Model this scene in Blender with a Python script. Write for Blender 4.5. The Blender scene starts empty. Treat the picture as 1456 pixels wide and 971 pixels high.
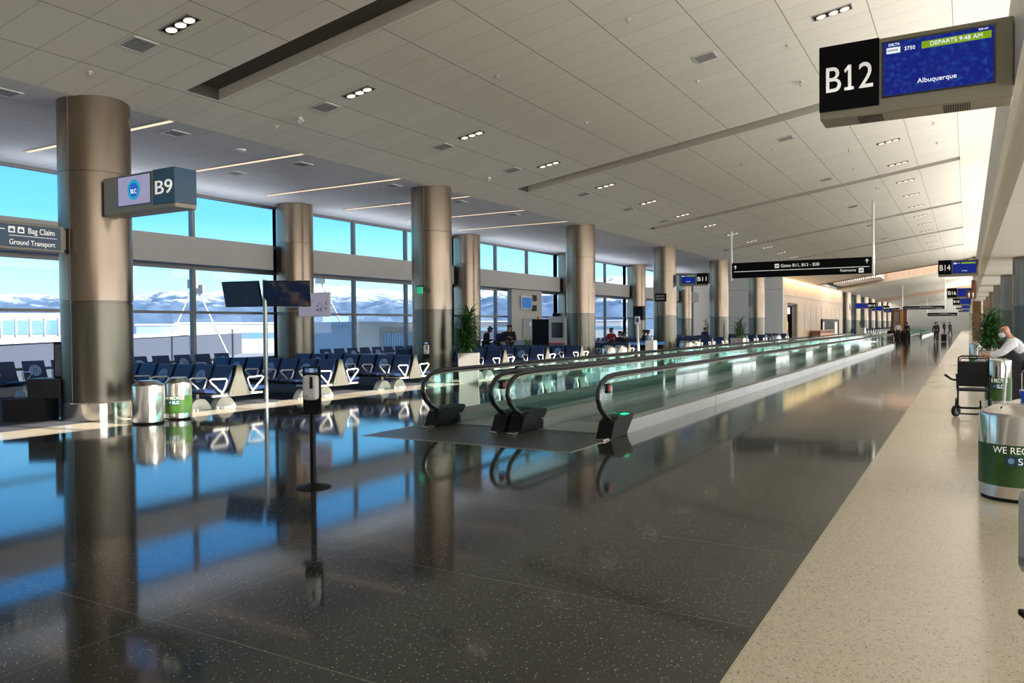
import bpy, bmesh, math, random
from mathutils import Matrix, Vector, noise
random.seed(7)
PI = math.pi
S = bpy.context.scene
COL = S.collection

# ------------------------------------------------------------------ camera
cam_d = bpy.data.cameras.new('camera'); cam = bpy.data.objects.new('camera', cam_d); COL.objects.link(cam)
cam_d.sensor_width = 36; cam_d.lens = 1111 / 1456 * 36; cam_d.clip_end = 9000; cam_d.clip_start = 0.05
RM = Matrix(((0.864175656, -0.003396569, 0.503178794), (0.50313533, 0.020607552, -0.863961903), (-0.007434777, 0.999781872, 0.019517479)))
cam.matrix_world = Matrix.Translation((0, 0, 1.65)) @ RM.to_4x4()
S.camera = cam
# ------------------------------------------------------------------ exposure
S.cycles.transparent_max_bounces = 40
S.view_settings.view_transform = 'Standard'; S.view_settings.look = 'None'
S.view_settings.exposure = 0.18; S.view_settings.gamma = 1; S.view_settings.use_curve_mapping = False
# ------------------------------------------------------------------ sky
SKY_STRENGTH = 1.5
W = bpy.data.worlds.new('sky'); S.world = W; W.use_nodes = True
nt = W.node_tree; nt.nodes.clear()
def N(nt, typ, **k):
    n = nt.nodes.new(typ)
    for a, b in k.items(): setattr(n, a, b)
    return n
tc = N(nt, 'ShaderNodeTexCoord'); sx = N(nt, 'ShaderNodeSeparateXYZ'); nt.links.new(tc.outputs['Generated'], sx.inputs[0])
rp = N(nt, 'ShaderNodeValToRGB'); nt.links.new(sx.outputs['Z'], rp.inputs[0])
cr = rp.color_ramp
cr.elements[0].position = 0.0; cr.elements[0].color = (.62, .88, .98, 1)
cr.elements[1].position = 0.9; cr.elements[1].color = (.05, .20, .62, 1)
for p, c in ((.06, (.42, .82, .97, 1)), (.13, (.15, .55, .95, 1)), (.30, (.05, .30, .82, 1))):
    e = cr.elements.new(p); e.color = c
mp = N(nt, 'ShaderNodeMapping'); mp.inputs['Scale'].default_value = (1.2, 1.2, 16); mp.inputs['Rotation'].default_value = (.12, .1, 0)
nt.links.new(tc.outputs['Generated'], mp.inputs[0])
nz = N(nt, 'ShaderNodeTexNoise'); nz.inputs['Scale'].default_value = 2.2; nz.inputs['Detail'].default_value = 5; nz.inputs['Roughness'].default_value = .45
nt.links.new(mp.outputs[0], nz.inputs[0])
cl = N(nt, 'ShaderNodeMapRange'); cl.inputs[1].default_value = .60; cl.inputs[2].default_value = .85; cl.inputs[4].default_value = .22
nt.links.new(nz.outputs[0], cl.inputs[0])
mx = N(nt, 'ShaderNodeMix', data_type='RGBA'); nt.links.new(cl.outputs[0], mx.inputs[0]); nt.links.new(rp.outputs[0], mx.inputs[6]); mx.inputs[7].default_value = (.85, .95, 1, 1)
bg = N(nt, 'ShaderNodeBackground'); bg.inputs[1].default_value = SKY_STRENGTH; nt.links.new(mx.outputs[2], bg.inputs[0])
wo = N(nt, 'ShaderNodeOutputWorld'); nt.links.new(bg.outputs[0], wo.inputs[0])
# ------------------------------------------------------------------ sun
sd = bpy.data.lights.new('sun', 'SUN'); sd.energy = 16.0; sd.angle = 0.009; sd.color = (1, .93, .82)
so = bpy.data.objects.new('sun', sd); COL.objects.link(so)
SUN_DIR = Vector((-1, -.18, -.50)).normalized()
so.rotation_euler = (-SUN_DIR).to_track_quat('Z', 'Y').to_euler()
# ------------------------------------------------------------------ area lights (cove lamps of the hall, added fill)
def area(name, loc, size, energy, direction, color=(1, 1, 1), long_y=True):
    d = bpy.data.lights.new(name, 'AREA'); d.shape = 'RECTANGLE'; d.size, d.size_y = size; d.energy = energy; d.color = color
    o = bpy.data.objects.new(name, d); COL.objects.link(o); o.location = loc
    zv = -Vector(direction).normalized(); yv = Vector((0, 1, 0)) if long_y else Vector((0, 0, 1)); xv = yv.cross(zv).normalized(); yv = zv.cross(xv)
    o.rotation_euler = Matrix((xv, yv, zv)).transposed().to_euler()      # second size runs along the hall
    return o
COVE = 860
for k, y in enumerate((1, 23, 45, 67, 80)):
    # lamp troughs on top of the low ceiling at the right, throwing light up on the sloped ceiling
    o = area('cove_lamp', (1.5, y, 4.95), (1.0, 21 if y < 80 else 14), COVE * (1 if y < 80 else .5), (-.88, 0, .47), (1, .96, .89))
for y in (110, 140, 170, 200):
    area('cove_lamp', (1.5, y, 4.95), (1.0, 26), 1900, (-.85, 0, .53), (1, .95, .88))
for y in (12, 46, 80, 114, 148, 182):
    # added fill along the solid right wall, tilted up to brighten the sloped ceiling
    area('right_fill_light', (8.85, y, 2.2), (2.2, 32), 2100, (-1, 0, .32), (.97, .98, 1))
for y in (3, 14, 24.5, 35, 45.6, 58):
    # added fill above the spandrel boxes, brightening the flat ceiling
    area('window_cove_lamp', (-19.5, y, 4.5), (.5, 8.8), 60, (.12, 0, 1), (.84, .90, 1))

# ------------------------------------------------------------------ materials
def base_mat(name):
    m = bpy.data.materials.new(name); m.use_nodes = True; n = m.node_tree
    b = n.nodes['Principled BSDF']
    return m, n, b
def mat(name, col, rough=.5, metal=0., var=.06, scale=6., bump=0., spec=.5, emit=None, estr=0, coat=0, aniso=0):
    m, n, b = base_mat(name)
    b.inputs['Roughness'].default_value = rough; b.inputs['Metallic'].default_value = metal
    b.inputs['Specular IOR Level'].default_value = spec; b.inputs['Coat Weight'].default_value = coat
    b.inputs['Anisotropic'].default_value = aniso
    t = N(n, 'ShaderNodeTexCoord'); z = N(n, 'ShaderNodeTexNoise'); z.inputs['Scale'].default_value = scale; z.inputs['Detail'].default_value = 3
    n.links.new(t.outputs['Object'], z.inputs[0])
    r = N(n, 'ShaderNodeMapRange'); r.inputs[3].default_value = 1 - var; r.inputs[4].default_value = 1 + var; n.links.new(z.outputs[0], r.inputs[0])
    v = N(n, 'ShaderNodeVectorMath', operation='SCALE'); v.inputs[0].default_value = col[:3]; n.links.new(r.outputs[0], v.inputs['Scale'])
    n.links.new(v.outputs[0], b.inputs['Base Color'])
    if bump:
        bp = N(n, 'ShaderNodeBump'); bp.inputs['Strength'].default_value = bump; bp.inputs['Distance'].default_value = .01
        n.links.new(z.outputs[0], bp.inputs['Height']); n.links.new(bp.outputs[0], b.inputs['Normal'])
    if emit: b.inputs['Emission Color'].default_value = (*emit, 1); b.inputs['Emission Strength'].default_value = estr
    return m
def M_(n, op, a, b=None, c=None):
    x = N(n, 'ShaderNodeMath', operation=op)
    for i, v in enumerate((a, b, c)):
        if v is None: continue
        if isinstance(v, (int, float)): x.inputs[i].default_value = v
        else: n.links.new(v, x.inputs[i])
    return x.outputs[0]
def line_mask(n, v, off, period, width):
    f = M_(n, 'FRACT', M_(n, 'DIVIDE', M_(n, 'SUBTRACT', v, off), period))
    d = M_(n, 'ABSOLUTE', M_(n, 'SUBTRACT', f, .5))
    return M_(n, 'GREATER_THAN', d, .5 - width / period / 2)
def mixc(n, fac, a, b):
    x = N(n, 'ShaderNodeMix', data_type='RGBA')
    for i, v in ((0, fac), (6, a), (7, b)):
        if isinstance(v, tuple): x.inputs[i].default_value = (*v[:3], 1)
        elif isinstance(v, (int, float)): x.inputs[i].default_value = v
        else: n.links.new(v, x.inputs[i])
    return x.outputs[2]
def pos_xyz(n):
    t = N(n, 'ShaderNodeTexCoord'); s = N(n, 'ShaderNodeSeparateXYZ'); n.links.new(t.outputs['Object'], s.inputs[0])
    return t.outputs['Object'], s.outputs[0], s.outputs[1], s.outputs[2]

def terrazzo(name, base, chips, scale, rough, spec, line, ior=1.5, coat=0):
    m, n, b = base_mat(name)
    p, x, y, z = pos_xyz(n)
    vo = N(n, 'ShaderNodeTexVoronoi'); vo.inputs['Scale'].default_value = scale; n.links.new(p, vo.inputs['Vector'])
    sr = N(n, 'ShaderNodeSeparateColor'); n.links.new(vo.outputs['Color'], sr.inputs[0])
    near = M_(n, 'LESS_THAN', vo.outputs['Distance'], .42)
    c = base
    for (lo, hi, cc) in chips:
        k = M_(n, 'MULTIPLY', M_(n, 'MULTIPLY', M_(n, 'GREATER_THAN', sr.outputs[0], lo), M_(n, 'LESS_THAN', sr.outputs[0], hi)), near)
        c = mixc(n, k, c, cc)
    nz = N(n, 'ShaderNodeTexNoise'); nz.inputs['Scale'].default_value = .6; nz.inputs['Detail'].default_value = 4; n.links.new(p, nz.inputs[0])
    r = N(n, 'ShaderNodeMapRange'); r.inputs[3].default_value = rough * .7; r.inputs[4].default_value = rough * 1.3; n.links.new(nz.outputs[0], r.inputs[0])
    lm = M_(n, 'MAXIMUM', line_mask(n, y, 1.25, 1.53, .007), line_mask(n, x, -3.962, 2.99, .007))
    c = mixc(n, M_(n, 'MULTIPLY', lm, .75), c, line)
    n.links.new(c, b.inputs['Base Color']); n.links.new(r.outputs[0], b.inputs['Roughness'])
    b.inputs['IOR'].default_value = ior; b.inputs['Specular IOR Level'].default_value = spec; b.inputs['Coat Weight'].default_value = coat; b.inputs['Coat Roughness'].default_value = .03
    # very slight waviness of the polish
    w = N(n, 'ShaderNodeTexNoise'); w.inputs['Scale'].default_value = 1.3; n.links.new(p, w.inputs[0])
    bp = N(n, 'ShaderNodeBump'); bp.inputs['Strength'].default_value = .05; bp.inputs['Distance'].default_value = .02; n.links.new(w.outputs[0], bp.inputs['Height']); n.links.new(bp.outputs[0], b.inputs['Normal'])
    return m
MT = {}
MT['terr_dark'] = terrazzo('dark_terrazzo', (.030, .032, .029), [(.90, .97, (.10, .11, .095)), (.97, 1.1, (.36, .36, .32)), (.0, .12, (.014, .015, .014))], 105, .07, .64, (.16, .16, .14), 1.5, 0)
MT['terr_beige'] = terrazzo('beige_terrazzo', (.52, .45, .335), [(.0, .12, (.22, .18, .13)), (.12, .25, (.37, .31, .22)), (.85, 1.1, (.66, .60, .49))], 75, .16, .5, (.40, .35, .27))
def carpet_mat():
    m, n, b = base_mat('carpet_weave'); p, x, y, z = pos_xyz(n)
    a = N(n, 'ShaderNodeTexNoise'); a.inputs['Scale'].default_value = 60; n.links.new(p, a.inputs[0])
    ck = N(n, 'ShaderNodeTexVoronoi'); ck.inputs['Scale'].default_value = 3.5; n.links.new(p, ck.inputs['Vector'])
    c = mixc(n, a.outputs[0], (.028, .033, .045), (.10, .105, .125)); c = mixc(n, M_(n, 'MULTIPLY', ck.outputs['Distance'], .5), c, (.05, .045, .045))
    n.links.new(c, b.inputs['Base Color']); b.inputs['Roughness'].default_value = .95; b.inputs['Specular IOR Level'].default_value = .1
    return m
MT['carpet'] = carpet_mat()
def ceil_mat(name, c0, ox, px, oy, py, wx, wy, lc, strong=.9, weak=.45):
    m, n, b = base_mat(name); p, x, y, z = pos_xyz(n)
    nz = N(n, 'ShaderNodeTexNoise'); nz.inputs['Scale'].default_value = .35; nz.inputs['Detail'].default_value = 2; n.links.new(p, nz.inputs[0])
    # every tile a trace lighter or darker
    fx = M_(n, 'FLOOR', M_(n, 'DIVIDE', M_(n, 'SUBTRACT', x, ox), px)); fy = M_(n, 'FLOOR', M_(n, 'DIVIDE', M_(n, 'SUBTRACT', y, oy), py))
    cb = N(n, 'ShaderNodeCombineXYZ'); n.links.new(fx, cb.inputs[0]); n.links.new(fy, cb.inputs[1])
    wn = N(n, 'ShaderNodeTexWhiteNoise'); n.links.new(cb.outputs[0], wn.inputs['Vector'])
    r = N(n, 'ShaderNodeMapRange'); r.inputs[3].default_value = .975; r.inputs[4].default_value = 1.025; n.links.new(wn.outputs['Value'], r.inputs[0])
    v = N(n, 'ShaderNodeVectorMath', operation='SCALE'); v.inputs[0].default_value = c0; n.links.new(r.outputs[0], v.inputs['Scale'])
    c = mixc(n, M_(n, 'MULTIPLY', line_mask(n, y, oy, py, wy), weak), v.outputs[0], lc)
    c = mixc(n, M_(n, 'MULTIPLY', line_mask(n, x, ox, px, wx), strong), c, lc)
    n.links.new(c, b.inputs['Base Color']); b.inputs['Roughness'].default_value = .6; b.inputs['Specular IOR Level'].default_value = .25
    return m
MT['ceil'] = ceil_mat('ceiling_tiles', (.72, .70, .63), -.27, 1.352, 10.26, .684, .016, .014, (.16, .15, .13))
MT['ceil_low'] = ceil_mat('window_bay_ceiling_tiles', (.70, .70, .69), -13.7, 1.2, 10.0, 1.2, .012, .012, (.25, .25, .25), .6, .5)
MT['ceil_white'] = ceil_mat('white_panel_ceiling', (.80, .79, .74), .61, 2.4, 2.0, 3.5, .015, .02, (.35, .34, .3), .7, .8)
MT['slot'] = mat('slot_shade', (.06, .05, .04), .7)  # shade of the deep recess put into the colour
MT['slot_lit_face'] = mat('slot_lit_face', (.62, .58, .50), .7)  # far side of the slots, its light put into a paler colour
def wood(name, a, b2, sc=1.0, rough=.5):
    m, n, b = base_mat(name); t = N(n, 'ShaderNodeTexCoord'); mpn = N(n, 'ShaderNodeMapping'); mpn.inputs['Scale'].default_value = (6 * sc, 6 * sc, .5 * sc)
    n.links.new(t.outputs['Object'], mpn.inputs[0]); z = N(n, 'ShaderNodeTexNoise'); z.inputs['Scale'].default_value = 2; z.inputs['Detail'].default_value = 6; n.links.new(mpn.outputs[0], z.inputs[0])
    r = N(n, 'ShaderNodeMapRange'); r.inputs[1].default_value = .35; r.inputs[2].default_value = .65; n.links.new(z.outputs[0], r.inputs[0])
    n.links.new(mixc(n, r.outputs[0], a, b2), b.inputs['Base Color']); b.inputs['Roughness'].default_value = rough
    return m
MT['wood_pale'] = wood('pale_ash_panels', (.52, .40, .28), (.66, .53, .39))
MT['wood_mid'] = wood('birch_beam_panels', (.50, .34, .24), (.66, .48, .36))
MT['wood_dark'] = wood('walnut_panels', (.10, .042, .018), (.22, .10, .045))
MT['wall_white'] = mat('painted_wall', (.70, .71, .70), .6, scale=.5)
MT['wall_light'] = mat('pale_corridor_wall', (.66, .64, .60), .6, scale=.5)
def column_mat(name, col, rough, a):
    m, n, b = base_mat(name); t = N(n, 'ShaderNodeTexCoord'); mpn = N(n, 'ShaderNodeMapping'); mpn.inputs['Scale'].default_value = (12, 12, .5)
    n.links.new(t.outputs['Object'], mpn.inputs[0]); z = N(n, 'ShaderNodeTexNoise'); z.inputs['Scale'].default_value = 1; z.inputs['Detail'].default_value = 3; n.links.new(mpn.outputs[0], z.inputs[0])
    r = N(n, 'ShaderNodeMapRange'); r.inputs[3].default_value = rough * .98; r.inputs[4].default_value = rough * 1.02; n.links.new(z.outputs[0], r.inputs[0]); n.links.new(r.outputs[0], b.inputs['Roughness'])
    c = mixc(n, z.outputs[0], tuple(k * .98 for k in col), tuple(k * 1.02 for k in col)); n.links.new(c, b.inputs['Base Color'])
    b.inputs['Metallic'].default_value = .95
    return m
MT['col_up'] = column_mat('brushed_bronze_steel', (.27, .215, .165), .27, 0)
MT['col_low'] = column_mat('blasted_dark_steel', (.15, .138, .11), .30, 0)
MT['steel_pol'] = column_mat('polished_steel', (.66, .63, .58), .14, 0)
MT['steel'] = mat('brushed_stainless', (.58, .56, .52), .24, 1.0, .08, 30)
MT['steel_satin'] = mat('satin_stainless', (.36, .37, .36), .36, .9, .08, 12)
MT['alu_white'] = mat('cast_aluminium', (.80, .80, .77), .22, .35)
MT['foot_white'] = mat('white_enamel_foot', (.84, .84, .80), .35)
MT['panel_beige'] = mat('grey_beige_panel', (.40, .39, .34), .45)
MT['end_beige'] = mat('end_panel_grey_beige', (.115, .112, .09), .45)
MT['navy'] = mat('navy_vinyl', (.010, .028, .095), .38, 0, .12, 9, .1)
MT['navy_shell'] = mat('dark_seat_shell', (.012, .013, .016), .45)
MT['sticker_ring'] = mat('pale_blue_sticker', (.22, .38, .60), .5)
MT['sticker_blue'] = mat('deep_blue_sticker', (.03, .10, .30), .5)
MT['black'] = mat('black_plastic', (.005, .005, .006), .5, spec=.2)
MT['black_gloss'] = mat('black_gloss', (.006, .006, .007), .12)
MT['rubber'] = mat('black_rubber', (.010, .010, .011), .35)
MT['grey'] = mat('grey_plastic', (.28, .28, .27), .5)
MT['lgrey'] = mat('light_grey_plastic', (.55, .54, .52), .35)
MT['white'] = mat('white_plastic', (.78, .78, .77), .4)
MT['white_paper'] = mat('white_print', (.85, .85, .82), .6)
MT['olive'] = mat('olive_grey_casing', (.25, .225, .165), .4)
MT['fascia'] = mat('fascia_panel', (.62, .58, .50), .4)
MT['olive_soffit'] = mat('soffit_panel', (.38, .36, .28), .35)
MT['spandrel'] = mat('warm_grey_panel', (.42, .40, .37), .45)
MT['mullion'] = mat('anodised_mullion', (.17, .165, .16), .4, .4)
MT['sill'] = mat('pale_sill', (.62, .64, .66), .5)
MT['vent'] = mat('vent_grille', (.30, .31, .32), .5)
MT['vent_frame'] = mat('vent_frame', (.62, .61, .58), .4)
MT['signblue'] = mat('sign_navy', (.012, .055, .11), .35)
MT['signblack'] = mat('sign_black', (.003, .003, .004), .6, spec=.1)
MT['signwhite'] = mat('sign_lettering', (.85, .85, .80), .5, emit=(1, 1, .93), estr=.35)
MT['green_sign'] = mat('green_exit_panel', (.02, .45, .20), .4, emit=(.02, .6, .25), estr=.5)
MT['soil'] = mat('soil', (.03, .022, .015), .9)
MT['planter'] = mat('taupe_planter', (.36, .345, .32), .5)
MT['leaf'] = mat('dracaena_leaf', (.035, .12, .022), .4, 0, .5, 8)
MT['leaf2'] = mat('light_leaf', (.10, .24, .03), .4, 0, .4, 8)
MT['bark'] = mat('cane_bark', (.16, .12, .07), .8)
MT['walk_pit'] = mat('dark_entry_slab', (.030, .028, .028), .35)
MT['walk_deck'] = mat('grey_pallet_belt', (.17, .165, .155), .4, .5, .1, 40)
MT['brass'] = mat('edge_strip', (.36, .33, .27), .35, .5)
MT['skin'] = mat('skin', (.50, .25, .16), .5)
MT['skin2'] = mat('darker_skin', (.24, .12, .08), .5)
MT['hair'] = mat('dark_hair', (.012, .010, .009), .6)
MT['cloth_black'] = mat('black_cloth', (.012, .012, .014), .85, 0, .2, 12, .2)
MT['cloth_navy'] = mat('navy_cloth', (.012, .016, .055), .85, 0, .2, 12, .2)
MT['cloth_red'] = mat('red_cloth', (.30, .012, .015), .85, 0, .2, 12, .2)
MT['cloth_blue'] = mat('light_blue_cloth', (.20, .36, .48), .85, 0, .2, 12, .2)
MT['cloth_white'] = mat('white_shirt_cloth', (.72, .74, .78), .85, 0, .1, 12, .2)
MT['cloth_vest'] = mat('slate_vest_cloth', (.085, .095, .13), .85, 0, .2, 12, .2)
MT['mask'] = mat('white_face_mask', (.75, .80, .84), .8)
MT['green_band'] = mat('green_leaf_print', (.030, .085, .012), .35, 0, .75, 7)
MT['cup'] = mat('blue_cup', (.01, .10, .55), .4)
MT['orange'] = mat('orange_kiosk_stripe', (.62, .32, .14), .4)  # soft orange stripe of the brown kiosk
MT['magenta'] = mat('magenta_stripe', (.55, .03, .20), .4)
MT['azure'] = mat('azure_stripe', (.02, .22, .62), .4)
MT['yellow'] = mat('yellow_poster', (.8, .65, .02), .5, emit=(.9, .75, .05), estr=.4)
MT['redlamp'] = mat('red_marker', (.6, .03, .03), .5)
MT['greenlamp'] = mat('green_indicator', (0, .6, .15), .4, emit=(0, 1, .3), estr=3)
def emit_mat(name, c, s):
    m = bpy.data.materials.new(name); m.use_nodes = True; n = m.node_tree; n.nodes.clear()
    e = N(n, 'ShaderNodeEmission'); e.inputs[0].default_value = (*c, 1); e.inputs[1].default_value = s
    o = N(n, 'ShaderNodeOutputMaterial'); n.links.new(e.outputs[0], o.inputs[0]); return m
MT['lin'] = emit_mat('warm_tube_glow', (1, .72, .50), 1.15)
MT['bulb'] = emit_mat('lamp_glow', (1, .82, .62), 1.6)
MT['doorglow'] = emit_mat('lit_shop_sign', (1, .75, .8), 1.4)
def screen_mat(name, base, hi, estr, sc=18):
    m, n, b = base_mat(name); p, x, y, z = pos_xyz(n)
    v = N(n, 'ShaderNodeTexNoise'); v.inputs['Scale'].default_value = sc; v.inputs['Detail'].default_value = 8; n.links.new(p, v.inputs[0])
    r = N(n, 'ShaderNodeMapRange'); r.inputs[1].default_value = .5; r.inputs[2].default_value = .75; n.links.new(v.outputs[0], r.inputs[0])
    c = mixc(n, r.outputs[0], base, hi)
    b.inputs['Base Color'].default_value = (.01, .01, .01, 1); n.links.new(c, b.inputs['Emission Color']); b.inputs['Emission Strength'].default_value = estr
    b.inputs['Roughness'].default_value = .3; b.inputs['Specular IOR Level'].default_value = .06
    return m
MT['scr_blue'] = screen_mat('flight_screen_blue', (.003, .010, .17), (.012, .06, .26), 1.0, 26)
MT['scr_lav'] = screen_mat('pale_lavender_screen', (.27, .26, .40), (.31, .31, .44), 1.0, 2)
MT['scr_poster'] = screen_mat('grey_lavender_board', (.30, .28, .36), (.33, .31, .38), .75, 2)
MT['scr_dark'] = screen_mat('dark_screen', (.010, .020, .035), (.02, .03, .05), .8, 4)
MT['scr_city'] = screen_mat('dark_photo_screen', (.003, .010, .03), (.09, .06, .04), .8, 3)
MT['scr_azure'] = screen_mat('azure_screen', (.01, .10, .32), (.02, .14, .40), 1.0, 6)
MT['txt_scr'] = emit_mat('screen_text', (.85, .9, .95), .9)
MT['txt_dark'] = mat('dark_print', (.04, .04, .06), .6)
MT['lime'] = emit_mat('lime_banner', (.22, .36, .01), .9)
MT['teal_e'] = emit_mat('teal_ring', (.02, .33, .55), .9)
MT['blue_e'] = emit_mat('round_badge_blue', (.03, .12, .50), .9)
def glass(name, tint, refl=1.0, rough=0.0):
    m = bpy.data.materials.new(name); m.use_nodes = True; n = m.node_tree; n.nodes.clear()
    t = N(n, 'ShaderNodeBsdfTransparent'); t.inputs[0].default_value = (*tint, 1)
    g = N(n, 'ShaderNodeBsdfGlossy'); g.inputs['Roughness'].default_value = rough; g.inputs['Color'].default_value = (*(min(1, k * 1.15) for k in tint), 1)
    ge = N(n, 'ShaderNodeNewGeometry'); dt = N(n, 'ShaderNodeVectorMath', operation='DOT_PRODUCT'); n.links.new(ge.outputs['Incoming'], dt.inputs[0]); n.links.new(ge.outputs['Normal'], dt.inputs[1])
    sch = M_(n, 'ADD', .04, M_(n, 'MULTIPLY', .96, M_(n, 'POWER', M_(n, 'SUBTRACT', 1.0, M_(n, 'ABSOLUTE', dt.outputs['Value'])), 5.0)))
    x = N(n, 'ShaderNodeMixShader'); n.links.new(M_(n, 'MULTIPLY', sch, refl), x.inputs[0]); n.links.new(t.outputs[0], x.inputs[1]); n.links.new(g.outputs[0], x.inputs[2])
    o = N(n, 'ShaderNodeOutputMaterial'); n.links.new(x.outputs[0], o.inputs[0]); return m
MT['glass'] = glass('window_glass', (.96, .98, .99), .12)
MT['glass_walk'] = glass('green_tinted_glass', (.87, .965, .95), .28)

# ------------------------------------------------------------------ mesh helpers
class MB:
    def __init__(s): s.v = []; s.f = []; s.sm = []
    def add(s, vs, fs, smooth=False):
        k = len(s.v); s.v += [tuple(v) for v in vs]; s.f += [tuple(i + k for i in f) for f in fs]; s.sm += [smooth] * len(fs); return s
    def box(s, x0, x1, y0, y1, z0, z1, M=None):
        vs = [Vector((x, y, z)) for x in (x0, x1) for y in (y0, y1) for z in (z0, z1)]
        if M: vs = [M @ v for v in vs]
        return s.add(vs, [(0, 1, 3, 2), (4, 6, 7, 5), (0, 4, 5, 1), (2, 3, 7, 6), (0, 2, 6, 4), (1, 5, 7, 3)])
    def bev(s, x0, x1, y0, y1, z0, z1, r=.01, M=None):      # box with chamfered vertical and horizontal edges
        bm = bmesh.new(); bmesh.ops.create_cube(bm, size=1)
        for v in bm.verts: v.co = Vector(((x0 + x1) / 2 + v.co.x * (x1 - x0), (y0 + y1) / 2 + v.co.y * (y1 - y0), (z0 + z1) / 2 + v.co.z * (z1 - z0)))
        bmesh.ops.bevel(bm, geom=bm.edges[:], offset=r, segments=2, affect='EDGES', profile=.5)
        return s.bm(bm, M)
    def bm(s, bm, M=None, smooth=False):
        bm.verts.ensure_lookup_table(); bm.verts.index_update()
        s.add([(M @ v.co if M else v.co) for v in bm.verts], [[v.index for v in f.verts] for f in bm.faces], smooth); bm.free(); return s
    def tube(s, path, r, seg=8, closed=False, caps=True):
        P = [Vector(p) for p in path]; n = len(P); rr = r if isinstance(r, (list, tuple)) else [r] * n; rings = []
        up = Vector((0, 0, 1)); prev = None
        for i in range(n):
            if closed: t = (P[(i + 1) % n] - P[i - 1])
            else: t = P[min(i + 1, n - 1)] - P[max(i - 1, 0)]
            t = t.normalized() if t.length else Vector((0, 0, 1))
            if prev is None:
                a = t.cross(up)
                if a.length < .05: a = t.cross(Vector((1, 0, 0)))
            else: a = prev - t * prev.dot(t)
            a.normalize(); b = t.cross(a); prev = a
            rings.append([P[i] + (a * math.cos(q * 2 * PI / seg) + b * math.sin(q * 2 * PI / seg)) * rr[i] for q in range(seg)])
        vs = [v for r_ in rings for v in r_]; fs = []
        m = n if closed else n - 1
        for i in range(m):
            j = (i + 1) % n
            for q in range(seg): fs.append((i * seg + q, i * seg + (q + 1) % seg, j * seg + (q + 1) % seg, j * seg + q))
        if caps and not closed: fs.append(tuple(range(seg))[::-1]); fs.append(tuple(range((n - 1) * seg, n * seg)))
        return s.add(vs, fs, True)
    def cyl(s, x, y, z0, z1, r, seg=24, r2=None): return s.tube([(x, y, z0), (x, y, z1)], [r, r if r2 is None else r2], seg)
    def lathe(s, prof, seg=32, c=(0, 0, 0), M=None):
        vs = []; fs = []
        for (r, z) in prof:
            for q in range(seg):
                v = Vector((c[0] + r * math.cos(q * 2 * PI / seg), c[1] + r * math.sin(q * 2 * PI / seg), c[2] + z)); vs.append(M @ v if M else v)
        for i in range(len(prof) - 1):
            for q in range(seg): fs.append((i * seg + q, i * seg + (q + 1) % seg, (i + 1) * seg + (q + 1) % seg, (i + 1) * seg + q))
        return s.add(vs, fs, True)
    def prism(s, poly, a0, a1, axis='x', M=None):       # poly in the two other axes
        n = len(poly); f = {'x': lambda a, p: (a, p[0], p[1]), 'y': lambda a, p: (p[0], a, p[1]), 'z': lambda a, p: (p[0], p[1], a)}[axis]
        vs = [Vector(f(a0, p)) for p in poly] + [Vector(f(a1, p)) for p in poly]
        if M: vs = [M @ v for v in vs]
        return s.add(vs, [tuple(range(n)), tuple(range(n, 2 * n))[::-1]] + [(i, i + n, (i + 1) % n + n, (i + 1) % n) for i in range(n)])
    def ball(s, c, r, seg=16, sc=(1, 1, 1)):
        bm = bmesh.new(); bmesh.ops.create_uvsphere(bm, u_segments=seg, v_segments=seg // 2 + 2, radius=r)
        for v in bm.verts: v.co = Vector((v.co.x * sc[0] + c[0], v.co.y * sc[1] + c[1], v.co.z * sc[2] + c[2]))
        return s.bm(bm, None, True)
    def build(s, name, m, parent=None, loc=None, rz=0, sharp=35):
        me = bpy.data.meshes.new(name); me.from_pydata(s.v, [], s.f); me.update()
        bm = bmesh.new(); bm.from_mesh(me); bmesh.ops.recalc_face_normals(bm, faces=bm.faces[:]); bm.to_mesh(me); bm.free()
        me.polygons.foreach_set('use_smooth', s.sm)
        if any(s.sm):
            try: me.set_sharp_from_angle(angle=math.radians(sharp))
            except Exception: pass
        me.materials.append(MT[m] if isinstance(m, str) else m)
        o = bpy.data.objects.new(name, me); COL.objects.link(o)
        if parent: o.parent = parent
        if loc is not None: o.location = loc
        if rz: o.rotation_euler = (0, 0, rz)
        return o
def thing(name, label, cat, loc=(0, 0, 0), rz=0, group=None):
    o = bpy.data.objects.new(name, None); COL.objects.link(o); o.location = loc; o.rotation_euler = (0, 0, rz)
    o['label'] = label; o['category'] = cat
    if group: o['group'] = group
    return o
def tag(o, label, cat, group=None):
    o['label'] = label; o['category'] = cat
    if group: o['group'] = group
    return o
def struct(o): o['kind'] = 'structure'; return o
def copy_tree(o, parent=None):
    c = o.copy(); COL.objects.link(c)
    if parent: c.parent = parent
    for ch in list(o.children): copy_tree(ch, c)
    return c
def place(proto, used, loc, rz, label, group=None):
    o = copy_tree(proto) if used else proto
    o.location = loc; o.rotation_euler = (0, 0, rz); o['label'] = label
    if group: o['group'] = group
    return o
ORD = ['nearest', 'second', 'third', 'fourth', 'fifth', 'sixth', 'seventh', 'eighth', 'ninth', 'tenth', 'eleventh', 'twelfth', 'thirteenth', 'fourteenth', 'fifteenth', 'sixteenth', 'seventeenth', 'eighteenth', 'nineteenth', 'twentieth']
_FC = {}
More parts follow.
